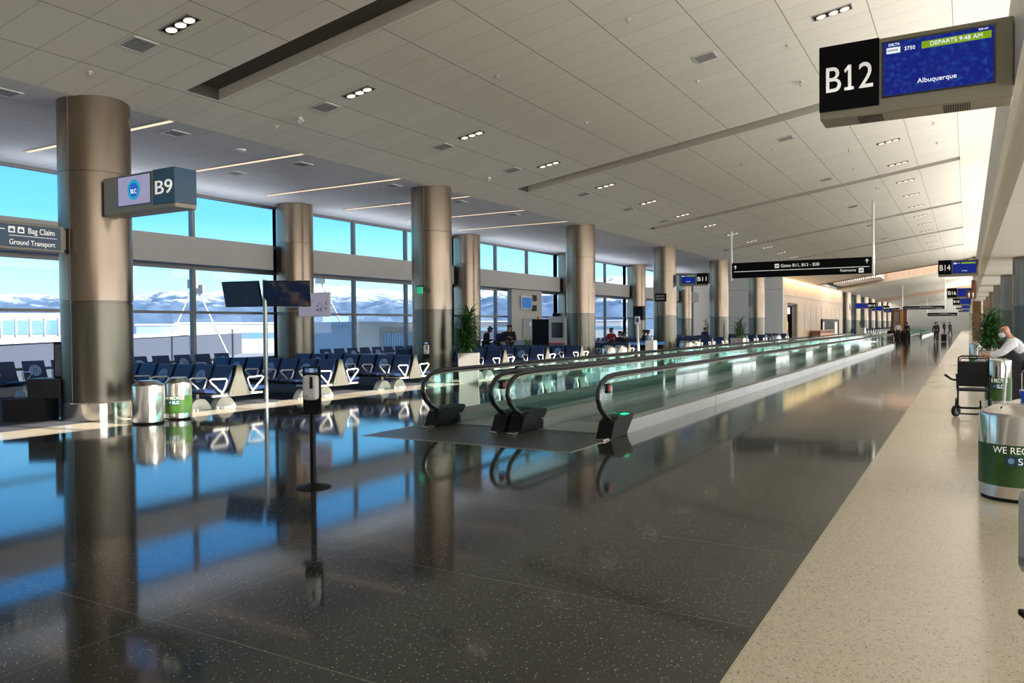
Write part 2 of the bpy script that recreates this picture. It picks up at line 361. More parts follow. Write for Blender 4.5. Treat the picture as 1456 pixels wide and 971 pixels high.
def text(s, h, m, parent, loc, rot, width=None, center=False, name='lettering'):
    cu = bpy.data.curves.new('t', 'FONT'); cu.body = s; cu.size = 1; cu.extrude = .004; cu.align_x = 'CENTER' if center else 'LEFT'
    o = bpy.data.objects.new('t', cu); COL.objects.link(o)
    dg = bpy.context.evaluated_depsgraph_get(); me = bpy.data.meshes.new_from_object(o.evaluated_get(dg))
    bpy.data.objects.remove(o); bpy.data.curves.remove(cu)
    xs = [v.co.x for v in me.vertices]; zs = [v.co.y for v in me.vertices]
    k = h / .69; kx = k if not width else width / (max(xs) - min(xs))
    off = 0 if center else -min(xs) * kx
    for v in me.vertices: v.co = Vector((v.co.x * kx + off, v.co.y * k, v.co.z * 1.0))
    me.materials.clear(); me.materials.append(MT[m])
    t = bpy.data.objects.new(name, me); COL.objects.link(t); t.parent = parent; t.location = loc; t.rotation_euler = rot
    return t
FRONT = (PI / 2, 0, 0); RIGHT = (PI / 2, 0, PI / 2)
# ================================================================== THE HALL
zc = lambda x: 5.8 + .15 * (x + 13.7)
Y0, Y1 = -7.0, 214.0
XF = -20.6                     # window wall
def slab(name, x0, x1, y0, y1, z0, z1, m): return struct(MB().box(x0, x1, y0, y1, z0, z1).build(name, m))
slab('floor', -12.45, -.98, Y0, 9.15, -.3, 0, 'terr_dark')
f = MB(); f.box(-12.45, -7.95, 9.15, Y1, -.3, 0); f.box(-4.45, -.98, 9.15, Y1, -.3, 0); f.box(-7.95, -4.45, 62.9, Y1, -.3, 0); struct(f.build('floor', 'terr_dark'))
slab('floor', -.98, 9, Y0, Y1, -.3, 0, 'terr_beige')
slab('floor', -13.45, -12.45, Y0, Y1, -.3, 0, 'terr_beige')
slab('floor', XF - .3, -13.45, Y0, Y1, -.3, 0, 'carpet')
s_ = MB().box(-7.95, -4.45, 9.15, 62.9, -.3, .002); struct(s_.build('floor', 'walk_pit'))
t = MB(); t.box(-7.97, -4.43, 9.11, 9.16, -.01, .004); t.box(-7.97, -7.93, 9.15, 62.9, -.01, .004); t.box(-4.47, -4.43, 9.15, 62.9, -.01, .004); struct(t.build('trim_1', 'brass'))
# sloped ceiling with light slots cut through it
SLOTS = [-2.3, 9.8, 21.95, 33.85, 46.1, 58.3, 70.7]; HW = .36; XA, XB = -12.35, -.25; XR = 1.6; XW = 5.0; DP = .20
b = MB()
def q(x0, x1, y0, y1, th=.0): b.add([(x0, y0, zc(x0)), (x1, y0, zc(x1)), (x1, y1, zc(x1)), (x0, y1, zc(x0))], [(0, 1, 2, 3)])
ya = Y0
for sy in SLOTS:
    q(-13.7, XR, ya, sy - HW); q(-13.7, XA, sy - HW, sy + HW); q(XB, XR, sy - HW, sy + HW); ya = sy + HW
q(-13.7, XR, ya, 88)
q(-13.7, XR, 103, Y1)
struct(b.build('ceiling', 'ceil'))
b = MB(); fb = MB()
for sy in SLOTS:
    a, c = sy - HW, sy + HW
    lo = lambda x: zc(x); hi = lambda x: zc(x) + DP
    b.add([(XA, a, lo(XA)), (XB, a, lo(XB)), (XB, a, hi(XB)), (XA, a, hi(XA))], [(0, 1, 2, 3)])
    fb.add([(XA, c, lo(XA)), (XB, c, lo(XB)), (XB, c, hi(XB)), (XA, c, hi(XA))], [(0, 1, 2, 3)])
    b.add([(XA, a, hi(XA)), (XB, a, hi(XB)), (XB, c, hi(XB)), (XA, c, hi(XA))], [(0, 1, 2, 3)])
    for X in (XA, XB): b.add([(X, a, lo(X)), (X, c, lo(X)), (X, c, hi(X)), (X, a, hi(X))], [(0, 1, 2, 3)])
struct(b.build('ceiling', 'slot')); struct(fb.build('ceiling', 'slot_lit_face'))
# opening between the two ceilings, with the pale wood beam across the hall behind it
def xbeam(y0, y1, dz0, dz1, mm):
    p = MB(); p.prism([(-13.7, zc(-13.7) + dz0), (XR, zc(XR) + dz0), (XR, zc(XR) + dz1), (-13.7, zc(-13.7) + dz1)], y0, y1, 'y'); return struct(p.build('trim_2', mm))
xbeam(87.6, 88.0, -.06, 3.5, 'wood_dark'); xbeam(103, 103.5, -.02, 3.5, 'wood_mid'); xbeam(102.2, 103, -.05, .12, 'olive_soffit')
p = MB()
for i in range(22): p.box(-13.2 + i * .22, -13.1 + i * .22, 96, 102.5, zc(-13.2 + i * .22) + .3, zc(-13.2 + i * .22) + .9)
struct(p.build('trim_3', 'wall_light'))
xbeam(150, 150.3, -.5, 1, 'wood_mid')
struct(MB().add([(-14, 88, 9.2), (XR, 88, 11.3), (XR, 103.4, 11.3), (-14, 103.4, 9.2)], [(0, 1, 2, 3)]).build('ceiling', 'wall_light'))
area('skylight_shaft_lamp', (-5, 93, 9), (14, 3), 1300, (0, .9, -.45), (1, .92, .82), False)
# flat ceiling over the seats and the low ceiling at the right
slab('ceiling', XF - .3, -13.7, Y0, Y1, 5.8, 6.1, 'ceil_low')
slab('ceiling', .61, 9, Y0, Y1, 3.7, 3.8, 'ceil_white')
t = MB(); t.box(.36, .61, Y0, Y1, 3.69, 3.78); struct(t.build('trim_4', 'olive_soffit'))
t = MB(); t.box(.34, .40, Y0, Y1, 3.66, 4.22); t.box(.36, .42, Y0, Y1, 4.26, 4.82); t.box(.385, .42, Y0, Y1, 4.2, 4.28); struct(t.build('trim_5', 'fascia'))
slab('ceiling', .42, 9, Y0, Y1, 4.7, 4.78, 'fascia')
# outer walls
slab('wall_back', XF - .3, 9, Y0 - .3, Y0, -.3, 12.7, 'wall_light')
slab('wall_far', XF - .3, 9, Y1, Y1 + .3, -.3, 12.7, 'wall_white')
slab('wall_right', 9, 9.3, Y0, Y1, -.3, 3.75, 'wall_light')
t = MB()
for i in range(60): t.box(8.86, 9, Y0 + i * 3.5, Y0 + i * 3.5 + .08, 1.0, 3.4)
for z in (1.0, 3.36): t.box(8.86, 9, Y0, Y1, z, z + .06)
struct(t.build('window_21', 'mullion'))  # mullions added on the solid wall around the fill lamps
# clerestory above the low ceiling: solid upstand, glazed band, solid head
slab('wall_right', XW, XW + .2, Y0, Y1, 4.7, 8.75, 'wall_light')
slab('wall_right', XW, XW + .2, Y0, Y1, 9.7, 12.7, 'wall_light')
t = MB()
for i in range(int((Y1 - Y0) / 3.53)): t.box(XW + .02, XW + .14, Y0 + i * 3.53, Y0 + i * 3.53 + .07, 8.75, 9.7)
t.box(XW + .02, XW + .14, Y0, Y1, 8.72, 8.76); struct(t.build('window_20', 'mullion'))
slab('wall_left', XF - .4, XF - .2, Y0, Y1, 6.1, 12.7, 'wall_light')
# roof over everything keeps the sun out except through the clerestory
slab('ceiling', XF - .4, XW + .25, Y0 - .3, Y1 + .3, 12.7, 12.9, 'wall_light')
# ------------------------------------------------------------------ window wall
COLY = [8.70 + 10.55 * i for i in range(-1, 6)]
wn = 0
def bay(y0, y1, mul):
    global wn; wn += 1
    b = MB()
    for y in [y0] + mul + [y1]:
        w = .055 if y in mul else .09
        b.box(XF - .06, XF + .10, y - w, y + w, .3, 5.8)
    for z, h in ((.30, .05), (.66, .035), (2.15, .04), (3.52, .06), (4.40, .05), (5.76, .05)): b.box(XF - .05, XF + .09, y0, y1, z - h, z + h)
    fr = struct(b.build('window_%d' % wn, 'mullion'))
    g = MB(); g.box(XF - .01, XF + .01, y0, y1, .3, 3.5); g.box(XF - .01, XF + .01, y0, y1, 4.42, 5.78); g.build('pane', 'glass', fr)
for i in range(-1, 5):
    c0 = 8.70 + 10.55 * i; bay(c0, c0 + 10.55, [c0 + 3.9, c0 + 7.15])
bay(61.45, 66.4, [64.0])
for i in range(0, 6): bay(112 + 10.55 * i, 122.55 + 10.55 * i, [112 + 10.55 * i + 3.9, 112 + 10.55 * i + 7.15])
s_ = MB(); s_.box(XF - .25, XF + .22, Y0, 71.4, -.05, .30); s_.box(XF - .25, XF + .22, 109.5, 176, -.05, .30); struct(s_.build('wall_left', 'sill'))
t = MB()
for i in range(-2, 5):
    c0 = 8.70 + 10.55 * i
    t.box(XF + .12, XF + .72, max(Y0, c0 + .75), c0 + 9.75, 3.57, 4.38)
t.box(XF + .12, XF + .72, 62.2, 66, 3.57, 4.38)
struct(t.build('trim_6', 'spandrel'))
t = MB(); t.box(XF - .15, XF - .02, Y0, 71.4, 3.5, 4.42); t.box(XF - .15, XF - .02, 109.5, 176, 3.5, 4.42); struct(t.build('wall_left', 'mullion'))
slab('wall_left', XF - .25, XF + .1, 66.4, 71.4, -.05, 5.9, 'wall_white')
slab('wall_left', XF - .25, XF + .1, Y0, -1.8, -.05, 5.9, 'wall_white')
slab('wall_left', XF - .25, XF + .1, 176, Y1, -.05, 5.9, 'wall_white')
# panelled core between the seating areas: white end wall and ash-panelled corridor wall
slab('wall_middle', XF + .1, -14.0, 71.4, 71.7, 0, 5.8, 'wall_white')
slab('wall_middle', XF + .1, -14.0, 109.2, 109.5, 0, 5.8, 'wall_white')
t = MB(); t.box(XF + .1, -14, 71.36, 71.4, 4.72, 4.75); struct(t.build('trim_7', 'grey'))
w = MB(); w.box(-14.3, -14, 71.7, 73.4, 0, 5.8); w.box(-14.3, -14, 78.4, 109.2, 0, 5.8); w.box(-14.3, -14, 73.4, 78.4, 3.6, 5.8); struct(w.build('wall_corridor', 'wood_pale'))
t = MB()
for y in (82, 85.5, 89, 92.5, 96, 99.5, 103, 106.5): t.box(-14.0, -13.985, y, y + .06, .1, 3.6)
t.box(-14, -13.97, 71.4, 109.5, 4.2, 4.23); struct(t.build('trim_8', 'grey'))
area('corridor_cove_lamp', (-13.6, 90, 5.7), (.3, 36), 420, (-.5, 0, -.85), (1, .62, .28))
slab('wall_corridor', -14.3, -14, 176, 214, 0, 5.8, 'wall_light')
slab('wall_middle', XF + .1, -14.0, 176, 176.3, 0, 5.8, 'wall_white')
# ------------------------------------------------------------------ columns
def column(z_top, ztopr=None):
    c = thing('column', '', 'column'); R = .61
    b = MB(); b.lathe([(R, 2.17), (R, 4.47), (R - .012, 4.475), (R - .012, 4.49), (R, 4.495), (R, z_top)], 64)
    sh = b.build('column_cladding', 'col_up', c)
    for a in (-75, 105):
        j = MB(); ca, sa = math.cos(math.radians(a)), math.sin(math.radians(a))
        j.tube([((R + .000) * ca, (R + .000) * sa, .35), ((R) * ca, (R) * sa, z_top)], .006, 4); j.build('seam', 'grey', sh)
    b = MB(); b.lathe([(R - .008, .33), (R - .008, 2.12), (R - .02, 2.125), (R - .02, 2.165), (R, 2.17)], 64); b.build('lower_cladding', 'col_low', c)
    b = MB(); b.lathe([(R + .012, 0), (R + .012, .31), (R - .008, .33)], 64); b.build('base_ring', 'steel_pol', c)
    return c
cf = column(6.05); cb = column(5.78); cl_ = column(3.72)
where = ['beside the two steel litter bins, carrying the gate B9 sign', 'with a green exit panel, behind the nearest hand sanitiser', 'behind the red dark kiosk seats', 'carrying the gate B11 sign', 'standing left of the black hanging gates sign', 'standing under the left end of the black hanging gates sign']
labs = ['wide brushed steel column carrying the B9 gate sign beside two steel litter bins',
        'brushed steel column with the small green exit panel, left of the tall planter',
        'brushed steel column on the concourse edge, first one right of the white and black kiosk',
        'brushed steel column that carries the blue B11 flight screen',
        'brushed steel column just right of the B11 sign on the concourse edge',
        'brushed steel column below the hanging gates sign, in front of the white wall']
for i in range(6): place(cf, i > 0, (-14.0, 8.70 + 10.55 * i, 0), 0, labs[i], 'brushed steel columns along the concourse edge')
for i in range(7): place(cf, True, (-14.0, 113 + 10.55 * i, 0), 0, '%s of the far steel columns beyond the wood panelled wall' % ORD[i], 'far columns beyond the panelled wall')
labb = ['round steel column by the windows behind the pale hanging notice board', 'round steel column by the windows, right behind the tall potted plant', 'window side steel column hidden between the kiosk and the B11 column', 'window side steel column carrying the small black speaker box', 'window side steel column near the white end wall, below the B11 sign']
for i in range(5): place(cb, i > 0, (-19.7, 8.70 + 10.55 * (i + 1), 0), 0, labb[i], 'round columns along the window wall')
for i in range(5): place(cb, True, (-19.7, 113 + 10.55 * i, 0), 0, '%s far column by the windows beyond the panelled wall' % ORD[i], 'far window side columns')
k = 0
for y in (29.5, 40.0, 50.6, 61.2, 71.7, 82.3):
    place(cl_, k > 0, (1.85, y, 0), 0, '%s round steel column under the low ceiling at the right' % ORD[k], 'columns under the low right ceiling'); k += 1
# ================================================================== CEILING FITTINGS
ANG = math.atan(.15)
def onceil(x, y): return Matrix.Translation((x, y, zc(x))) @ Matrix.Rotation(-ANG, 4, 'Y')
def triple(flip=1):
    c = thing('triple_downlight', '', 'ceiling light')
    b = MB(); b.box(-.34, .34, -.115, .115, -.012, .03); b.build('recess', 'black', c)
    b = MB()
    for (x0, x1, y0, y1) in ((-.35, .35, .112, .125), (-.35, .35, -.125, -.112), (-.35, -.337, -.125, .125), (.337, .35, -.125, .125)): b.box(x0, x1, y0, y1, -.018, .02)
    b.build('trim_ring', 'grey', c)
    for i, x in enumerate((-.2, .02, .22)):
        g = MB(); g.lathe([(.085, -.03), (.088, -.012), (.06, .0)], 16, (x, 0, 0)); h = g.build('reflector', 'white', c)
        g = MB(); g.lathe([(.0, -.034), (.07, -.032), (.083, -.027)], 16, (x, 0, 0)); g.build('bulb', 'bulb', h)
    return c
tp = triple(); n_ = 0
def tl(x, y, lab, grp):
    global n_
    o = place(tp, n_ > 0, (x, y, zc(x)), 0, lab, grp); o.rotation_euler = (0, -ANG, 0); n_ += 1
    d = bpy.data.lights.new('downlight_beam', 'SPOT'); d.energy = 260; d.spot_size = 1.5; d.spot_blend = .8; d.color = (1, .86, .68); d.shadow_soft_size = .15
    l = bpy.data.objects.new('downlight_beam', d); COL.objects.link(l); l.location = (x, y, zc(x) - .08)
for i in range(14):
    tl(-10.4, 7.85 + 4.06 * i, '%s of the triple downlights in the row nearer the window side' % ORD[i], 'left row of triple downlights')
for i in range(16):
    tl(-2.22, 11.85 + 4.04 * i + (.0), '%s of the triple downlights in the row nearer the right wall, counted from the camera' % ORD[i], 'right row of triple downlights')
def vent():
    c = thing('ceiling_vent', '', 'vent')
    b = MB(); b.box(-.2, .2, -.2, .2, -.012, .02); b.build('grille', 'vent', c)
    b = MB()
    for (x0, x1, y0, y1) in ((-.225, .225, .19, .225), (-.225, .225, -.225, -.19), (-.225, -.19, -.225, .225), (.19, .225, -.225, .225)): b.box(x0, x1, y0, y1, -.02, .02)
    b.build('frame', 'vent_frame', c)
    b = MB()
    for i in range(7): b.box(-.19, .19, -.17 + i * .055, -.16 + i * .055, -.016, 0)
    b.build('slat', 'grey', c)
    return c
vp = vent(); n_v = 0
def vt(x, y, lab, grp, flat=False):
    global n_v
    o = place(vp, n_v > 0, (x, y, 5.8 if flat else zc(x)), 0, lab, grp); n_v += 1
    if not flat: o.rotation_euler = (0, -ANG, 0)
for i, y in enumerate((7.8, 11.96, 16.1, 19.55, 24.4, 28.5, 32.6)): vt(-11.35, y, '%s square vent in the sloped ceiling beside the left downlights' % ORD[i], 'vents of the left ceiling row')
for i, y in enumerate((16.0, 24.2, 31.85, 39.9, 48, 56)): vt(-4.67, y, '%s rectangular vent in the sloped ceiling above the walkway side' % ORD[i], 'vents of the right ceiling row')
for i, (x, y) in enumerate(((-14.52, 7.4), (-14.52, 10.8), (-14.6, 14.5), (-16.9, 14.4), (-14.6, 18.1), (-14.6, 21.6), (-16.9, 20.9), (-14.6, 25.2))): vt(x, y, '%s small vent in the flat ceiling over the seats' % ORD[i], 'vents in the flat window ceiling', True)
pr_ = thing('sprinkler_head', '', 'sprinkler')
b = MB(); b.lathe([(.05, 0), (.045, -.02), (.015, -.03), (.015, -.06), (.04, -.07), (.0, -.072)], 12); b.build('cover', 'vent_frame', pr_)
n_p = 0
for i, (x, y) in enumerate([(-12.68, 7.82), (-12.72, 11.94), (-8.1, 13.4), (-8.1, 17.6), (-8.0, 21), (-5.2, 17.2), (-5.2, 13.1), (-3.2, 16.8), (-5.2, 25), (-1.4, 22), (-6.4, 26), (-.9, 30), (-3.6, 31), (-.9, 27)]):
    o = place(pr_, n_p > 0, (x, y, zc(x)), 0, '%s small round sprinkler cover in the sloped ceiling' % ORD[i], 'sprinkler covers'); n_p += 1
cm = thing('camera_bracket', '', 'security camera')
b = MB(); b.lathe([(.05, 0), (.05, -.03), (.03, -.05)], 12); b.build('mount', 'white', cm)
b = MB(); b.ball((.0, -.03, -.09), .05, 12); b.ball((.07, -.02, -.08), .035, 10); b.build('lens_ball', 'vent_frame', cm)
for i, (x, y) in enumerate([(-12.06, 11.98), (-12.16, 19.59), (-3.37, 19.37), (-3.32, 27.64), (-3.26, 35.94)]):
    place(cm, i > 0, (x, y, zc(x)), 0, '%s small white ceiling camera, counted from the camera side' % ORD[i], 'small ceiling cameras')
dm = thing('smoke_detector', 'white dome detector on the flat ceiling over the seats', 'smoke detector', (-14.6, 12.6, 5.8))
MB().lathe([(.13, 0), (.12, -.03), (.06, -.06), (0, -.065)], 20).build('dome', 'white', dm)
# warm linear lights over the seats
lp = thing('linear_light', '', 'ceiling light')
b = MB(); b.box(-2.62, 2.62, -.075, .075, -.014, .0); b.build('housing', 'vent_frame', lp)
b = MB(); b.box(-2.59, 2.59, -.05, .05, -.018, -.002); b.build('diffuser', 'lin', lp)
for i in range(-1, 6):
    y = 10.12 + 3.53 * i + (.15 if i > 1 else 0)
    place(lp, i > -1, (-16.3, y, 5.795), 0, '%s warm linear light in the flat ceiling over the seats' % ORD[i + 1], 'linear lights over the seats')
# ================================================================== MOVING WALKWAYS
def rail_path(n0, n1):      # (y, z) handrail line from the near newel to the far one
    p = []
    for i in range(13):
        a = math.radians(-125 + i * (-145) / 12.0); p.append((n0 + .62 + .68 * math.cos(a) * .98, .57 + .345 * math.sin(a)))
    return p
NP = [(10.86, .22), (10.66, .26), (10.46, .35), (10.30, .47), (10.235, .60), (10.26, .72), (10.38, .83), (10.56, .895), (10.80, .915), (11.2, .92)]
def balustrade(T, x, side, name_y0=0.0, yn=None, yf=61.8, far=False):
    np_ = [(y + name_y0, z) for y, z in NP]; fe = 2 * 36.0
    ys = np_[0][0]
    end = [(yf + (NP[0][0] - y) + .0, z) for y, z in reversed([(10.86, .22), (10.66, .26), (10.46, .35), (10.30, .47), (10.235, .60), (10.26, .72), (10.38, .83), (10.56, .895), (10.80, .915), (11.2, .92)])]
    path = np_ + end
    b = MB(); b.tube([(x, y, z) for y, z in path], .036, 8); h = b.build('handrail', 'rubber', T)
    # bright guide strip just inside the rubber rail
    cy = 10.95 + name_y0
    inner = [(y + (.048 if y < cy else 0) - 0, z - (.045 if z > .5 else -.03) * (1 if z > .8 or z < .3 else .5)) for y, z in np_[1:]]
    inner = [(y + .045 * (1 - min(1, max(0, (z - .6) / .3))) + (.012), z - .045 * max(0, (z - .5) / .42)) for y, z in np_[1:]]
    far_in = [(2 * ((np_[0][0] + end[-1][0]) / 2) - y, z) for y, z in reversed(inner)]
    b = MB(); b.tube([(x, y, z) for y, z in inner + far_in], .016, 6); b.build('rail_guide', 'steel_pol', T)
    # glass panes
    b = MB(); g0 = 10.33 + name_y0
    arc = [(y + .06, z) for y, z in np_[2:]]
    poly = [(11.3 + name_y0, .24), (10.80 + name_y0, .24)] + [(y, z - .02) for y, z in arc[:-1]] + [(11.3 + name_y0, .885)]
    b.prism(poly, x - .006, x + .006, 'x')
    y = 11.308 + name_y0
    while y < yf - .3:
        e = min(y + 1.52, yf - .3); b.box(x - .006, x + .006, y, e - .008, .24, .885); y = e
    b.build('glass_panel', 'glass_walk', T)
    # skirt: outer cladding, sloped inner deck
    b = MB()
    o = side   # +1: the outside of the walkway is towards +x
    prof = [(x + o * .10, 0), (x + o * .10, .20), (x + o * .015, .235), (x - o * .015, .235), (x - o * .16, .15), (x - o * .16, .0)]
    b.prism(prof, 11.1 + name_y0, yf + .3, 'y'); sk = b.build('skirt', 'steel_satin', T)
    b = MB(); y = 11.1 + name_y0
    while y < min(yf, 40): b.box(x + o * .1005, x + o * .103, y, y + .006, .005, .2); y += 2.4
    b.build('skirt_joint', 'grey', sk)
    # black newel cap at each end
    for s_, yy in ((1, 0 + name_y0), (-1, 10.86 + name_y0 + end[-1][0])):
        P = [(10.42, 0), (11.0, 0), (11.32, .27), (11.28, .31), (10.72, .30), (10.55, .24)]
        P = [((yy + a) if s_ == 1 else (yy - a), z) for a, z in P]
        b = MB(); b.prism(P, x - .12, x + .12, 'x'); cp = b.build('newel_cap', 'black', T)
        if s_ == 1:
            b = MB(); b.bev(x - .02, x + .10, yy + 10.22, yy + 10.46, .0, .03, .008); b.build('toe_plate', 'steel', cp)
    return path
def walkway(xa, xb, label, y0=0.0, yf=61.8, inds=True):
    T = thing('moving_walkway', label, 'moving walkway', ((xa + xb) / 2, 36 + y0, 0), 0, None)
    T.location = (0, 0, 0)
    balustrade(T, xa, -1, y0, None, yf); balustrade(T, xb, 1, y0, None, yf)
    b = MB(); b.box(xa + .165, xb - .165, 11.9 + y0, yf - 1, .0, .012); b.build('pallet_belt', 'walk_deck', T)
    b = MB()
    for yy in (10.9 + y0, yf - 1.1): b.box(xa + .165, xb - .165, yy, yy + 1.2, .0, .018)
    b.build('landing_plate', 'steel_satin', T)
    return T
w1 = walkway(-7.65, -6.35, 'long moving walkway with glass sides, the one nearer the window seats')
w2 = walkway(-6.05, -4.55, 'long moving walkway with glass sides, nearest the open dark floor')
for T, x, n in ((w1, -6.35, 'call_box'), (w2, -4.55, 'call_box')):
    b = MB(); b.bev(x - .05, x + .03, 10.52, 10.66, .66, .80, .02); bx_ = b.build('call_box', 'black', T)
    b = MB(); b.box(x + .031, x + .034, 10.56, 10.62, .69, .77); b.build('label_plate', 'redlamp', bx_)
b = MB(); b.box(-4.52, -4.43, 10.98, 11.12, .312, .318); b.build('indicator_light', 'greenlamp', w2)
w3 = walkway(-7.65, -6.35, 'far moving walkway beyond the first pair, window side', 90, 170)
w4 = walkway(-6.05, -4.55, 'far moving walkway beyond the first pair, right side', 90, 170)

# ================================================================== BEAM SEATING
_meshes = {}
def seat_meshes():
    # local: seat faces -Y, seat centre at x=0, back-to-back line at y=0
    W2 = .255
    back = [(-.085, .90), (-.05, .905), (-.10, .72), (-.18, .52), (-.26, .41), (-.30, .43), (-.225, .55), (-.145, .73)]
    b = MB(); b.prism(back, -W2, W2, 'x'); _meshes['back'] = b
    cush = [(-.26, .405), (-.30, .45), (-.52, .445), (-.70, .46), (-.755, .44), (-.74, .405), (-.5, .38), (-.3, .385)]
    b = MB(); b.prism(cush, -W2, W2, 'x'); _meshes['cush'] = b
    b = MB(); b.prism([(-.05, .88), (-.04, .885), (-.085, .71), (-.165, .50), (-.24, .385), (-.62, .355), (-.5, .345), (-.22, .36), (-.13, .50)], -.235, .235, 'x'); _meshes['shell'] = b
    b = MB(); loop = [(-.36, .40), (-.30, .50), (-.255, .62), (-.29, .655), (-.40, .655), (-.60, .665), (-.665, .64), (-.62, .58), (-.52, .50), (-.44, .42)]
    b.tube([(0, y, z) for y, z in loop], .019, 6, True); b.tube([(0, -.40, .41), (0, -.36, .33)], .026, 6); _meshes['arm'] = b
seat_meshes()
tmp = {}
for k_, m_ in (('back', 'navy'), ('cush', 'navy'), ('shell', 'navy_shell'), ('arm', 'alu_white')):
    o = _meshes[k_].build('tmp_' + k_, m_); tmp[k_] = o.data; bpy.data.objects.remove(o)
T_BACK = Matrix.Translation((0, -.176, .675)) @ Matrix.Rotation(math.radians(90 - 23), 4, 'X')
b = MB()
for r0, r1 in ((.115, .140), (.060, .098)): b.lathe([(r0, -.002), (r0, .005), (r1, .005), (r1, -.002)], 28, (0, 0, 0), T_BACK)
b.lathe([(0, .005), (.028, .005), (.028, -.002)], 14, (0, 0, 0), T_BACK)
o = b.build('tmp', 'sticker_ring'); tmp['ring'] = o.data; bpy.data.objects.remove(o)
b = MB(); b.lathe([(0, .003), (.116, .003), (.116, -.004)], 28, (0, 0, 0), T_BACK); o = b.build('tmp', 'sticker_blue'); tmp['disc'] = o.data; bpy.data.objects.remove(o)
def link(name, me, parent, loc=(0, 0, 0), rz=0):
    o = bpy.data.objects.new(name, me); COL.objects.link(o); o.parent = parent; o.location = loc; o.rotation_euler = (0, 0, rz); return o
PITCH = .60
def one_seat(T, x, rz, sticker):
    s = link('seat_back', tmp['back'], T, (x, 0, 0), rz); link('seat_cushion', tmp['cush'], T, (x, 0, 0), rz); link('back_shell', tmp['shell'], s, (0, 0, 0))
    if sticker: link('round_sticker', tmp['ring'], s); link('sticker_disc', tmp['disc'], s)
def foot_mb(x, yc):
    b = MB(); P = [(yc + a, z) for a, z in ((-.27, 0), (-.235, .07), (-.18, .15), (-.11, .21), (0, .23), (.11, .21), (.18, .15), (.235, .07), (.27, 0))]
    b.prism(P, x - .09, x + .09, 'x'); b.cyl(x, yc, .2, .34, .03, 8); return b
def double_row(n=7):
    # origin at the end nearest the walkway, row runs to -x
    T = thing('beam_seating', '', 'airport seating')
    for i in range(n):
        x = -.33 - PITCH * i
        one_seat(T, x, 0, i % 2 == 1); one_seat(T, x, PI, i % 2 == 0)
    for i in range(n + 1):
        x = -.03 - PITCH * i
        for rz in (0, PI): link('armrest', tmp['arm'], T, (x, 0, 0), rz)
    for y in (-.30, .30):
        b = MB(); b.tube([(-.0, y, .34), (-.06 - PITCH * n, y, .34)], .032, 8); b.build('beam', 'steel_satin', T)
    for x in (-.85, -.06 - PITCH * n + .6):
        for y in (-.31, .31): foot_mb(x, y).build('foot', 'foot_white', T)
    for x in (.0, -.10 - PITCH * n):
        b = MB(); b.prism([(-.25, .30), (.25, .30), (.25, .36), (.10, .72), (.05, .91), (-.05, .91), (-.10, .72), (-.25, .36)], x, x + .03, 'x')
        e = b.build('end_panel', 'end_beige', T)
        b = MB(); b.prism([(-.19, .34), (.19, .34), (.18, .38), (.065, .70), (-.065, .70), (-.18, .38)], x + (.03 if x > -1 else -.006), x + (.036 if x > -1 else 0), 'x'); b.build('inset_panel', 'end_beige', e)
    b = MB(); b.box(-.05, .0, -.62, .62, .31, .345); b.build('end_rail', 'alu_white', T)
    return T
dr = double_row()
ROWY = [10.76, 13.7, 16.55, 21.2, 24.1, 26.9, 31.7, 42.0, 44.5, 47.3, 52.6, 55.4, 58.2, 63.2, 66.2]
for i, y in enumerate(ROWY):
    place(dr, i > 0, (-12.62, y, 0), 0, '%s double row of navy beam seats with beige end panel, counted from the steel bins' % ORD[i], 'double rows of navy beam seats')
for i in range(14):
    place(dr, True, (-12.62, 120 + 3.6 * i, 0), 0, '%s double seat row of the far seating area beyond the panelled wall' % ORD[i], 'far double seat rows')
def single_row(n, name='window_seating'):
    # faces +x, runs along +y from the origin
    T = thing(name, '', 'airport seating')
    for i in range(n): 
        s = link('seat_back', tmp['back'], T, (0, .35 + .69 * i, 0), PI / 2); link('seat_cushion', tmp['cush'], T, (0, .35 + .69 * i, 0), PI / 2); link('back_shell', tmp['shell'], s)
        if i % 2 == 0: link('round_sticker', tmp['ring'], s); link('sticker_disc', tmp['disc'], s)
    for i in range(n + 1): link('armrest', tmp['arm'], T, (0, .005 + .69 * i, 0), PI / 2)
    b = MB(); b.tube([(.30, 0, .34), (.30, .69 * n, .34)], .032, 8); b.build('beam', 'steel_satin', T)
    for y in [.7 + 2.07 * k for k in range(max(1, n // 3))]:
        f_ = MB(); P = []
        for i in range(13):
            a = PI * i / 12; P.append((.33 + .27 * math.cos(a), .24 * math.sin(a) ** .8 if 0 < i < 12 else 0))
        f_.prism(P, y - .09, y + .09, 'y'); f_.cyl(.33, y, .2, .33, .03, 8); f_.build('foot', 'foot_white', T)
    return T
sr_ = single_row(13)
for i, y in enumerate((6.2, 20.05, 42.2, 52.8)):
    place(sr_, i > 0, (-19.55 + .0, y if i else 7.35, 0), 0, ['window row of dark seats behind the nearest steel column and bins', 'window row of dark seats right of the hanging notice board', 'window seat row beside the small black speaker box column', 'window seat row close to the white end wall'][i], 'single seat rows along the window')
s4 = single_row(4); place(s4, False, (-19.55, 31.2, 0), 0, 'short window seat row behind the tall potted plant', 'single seat rows along the window')

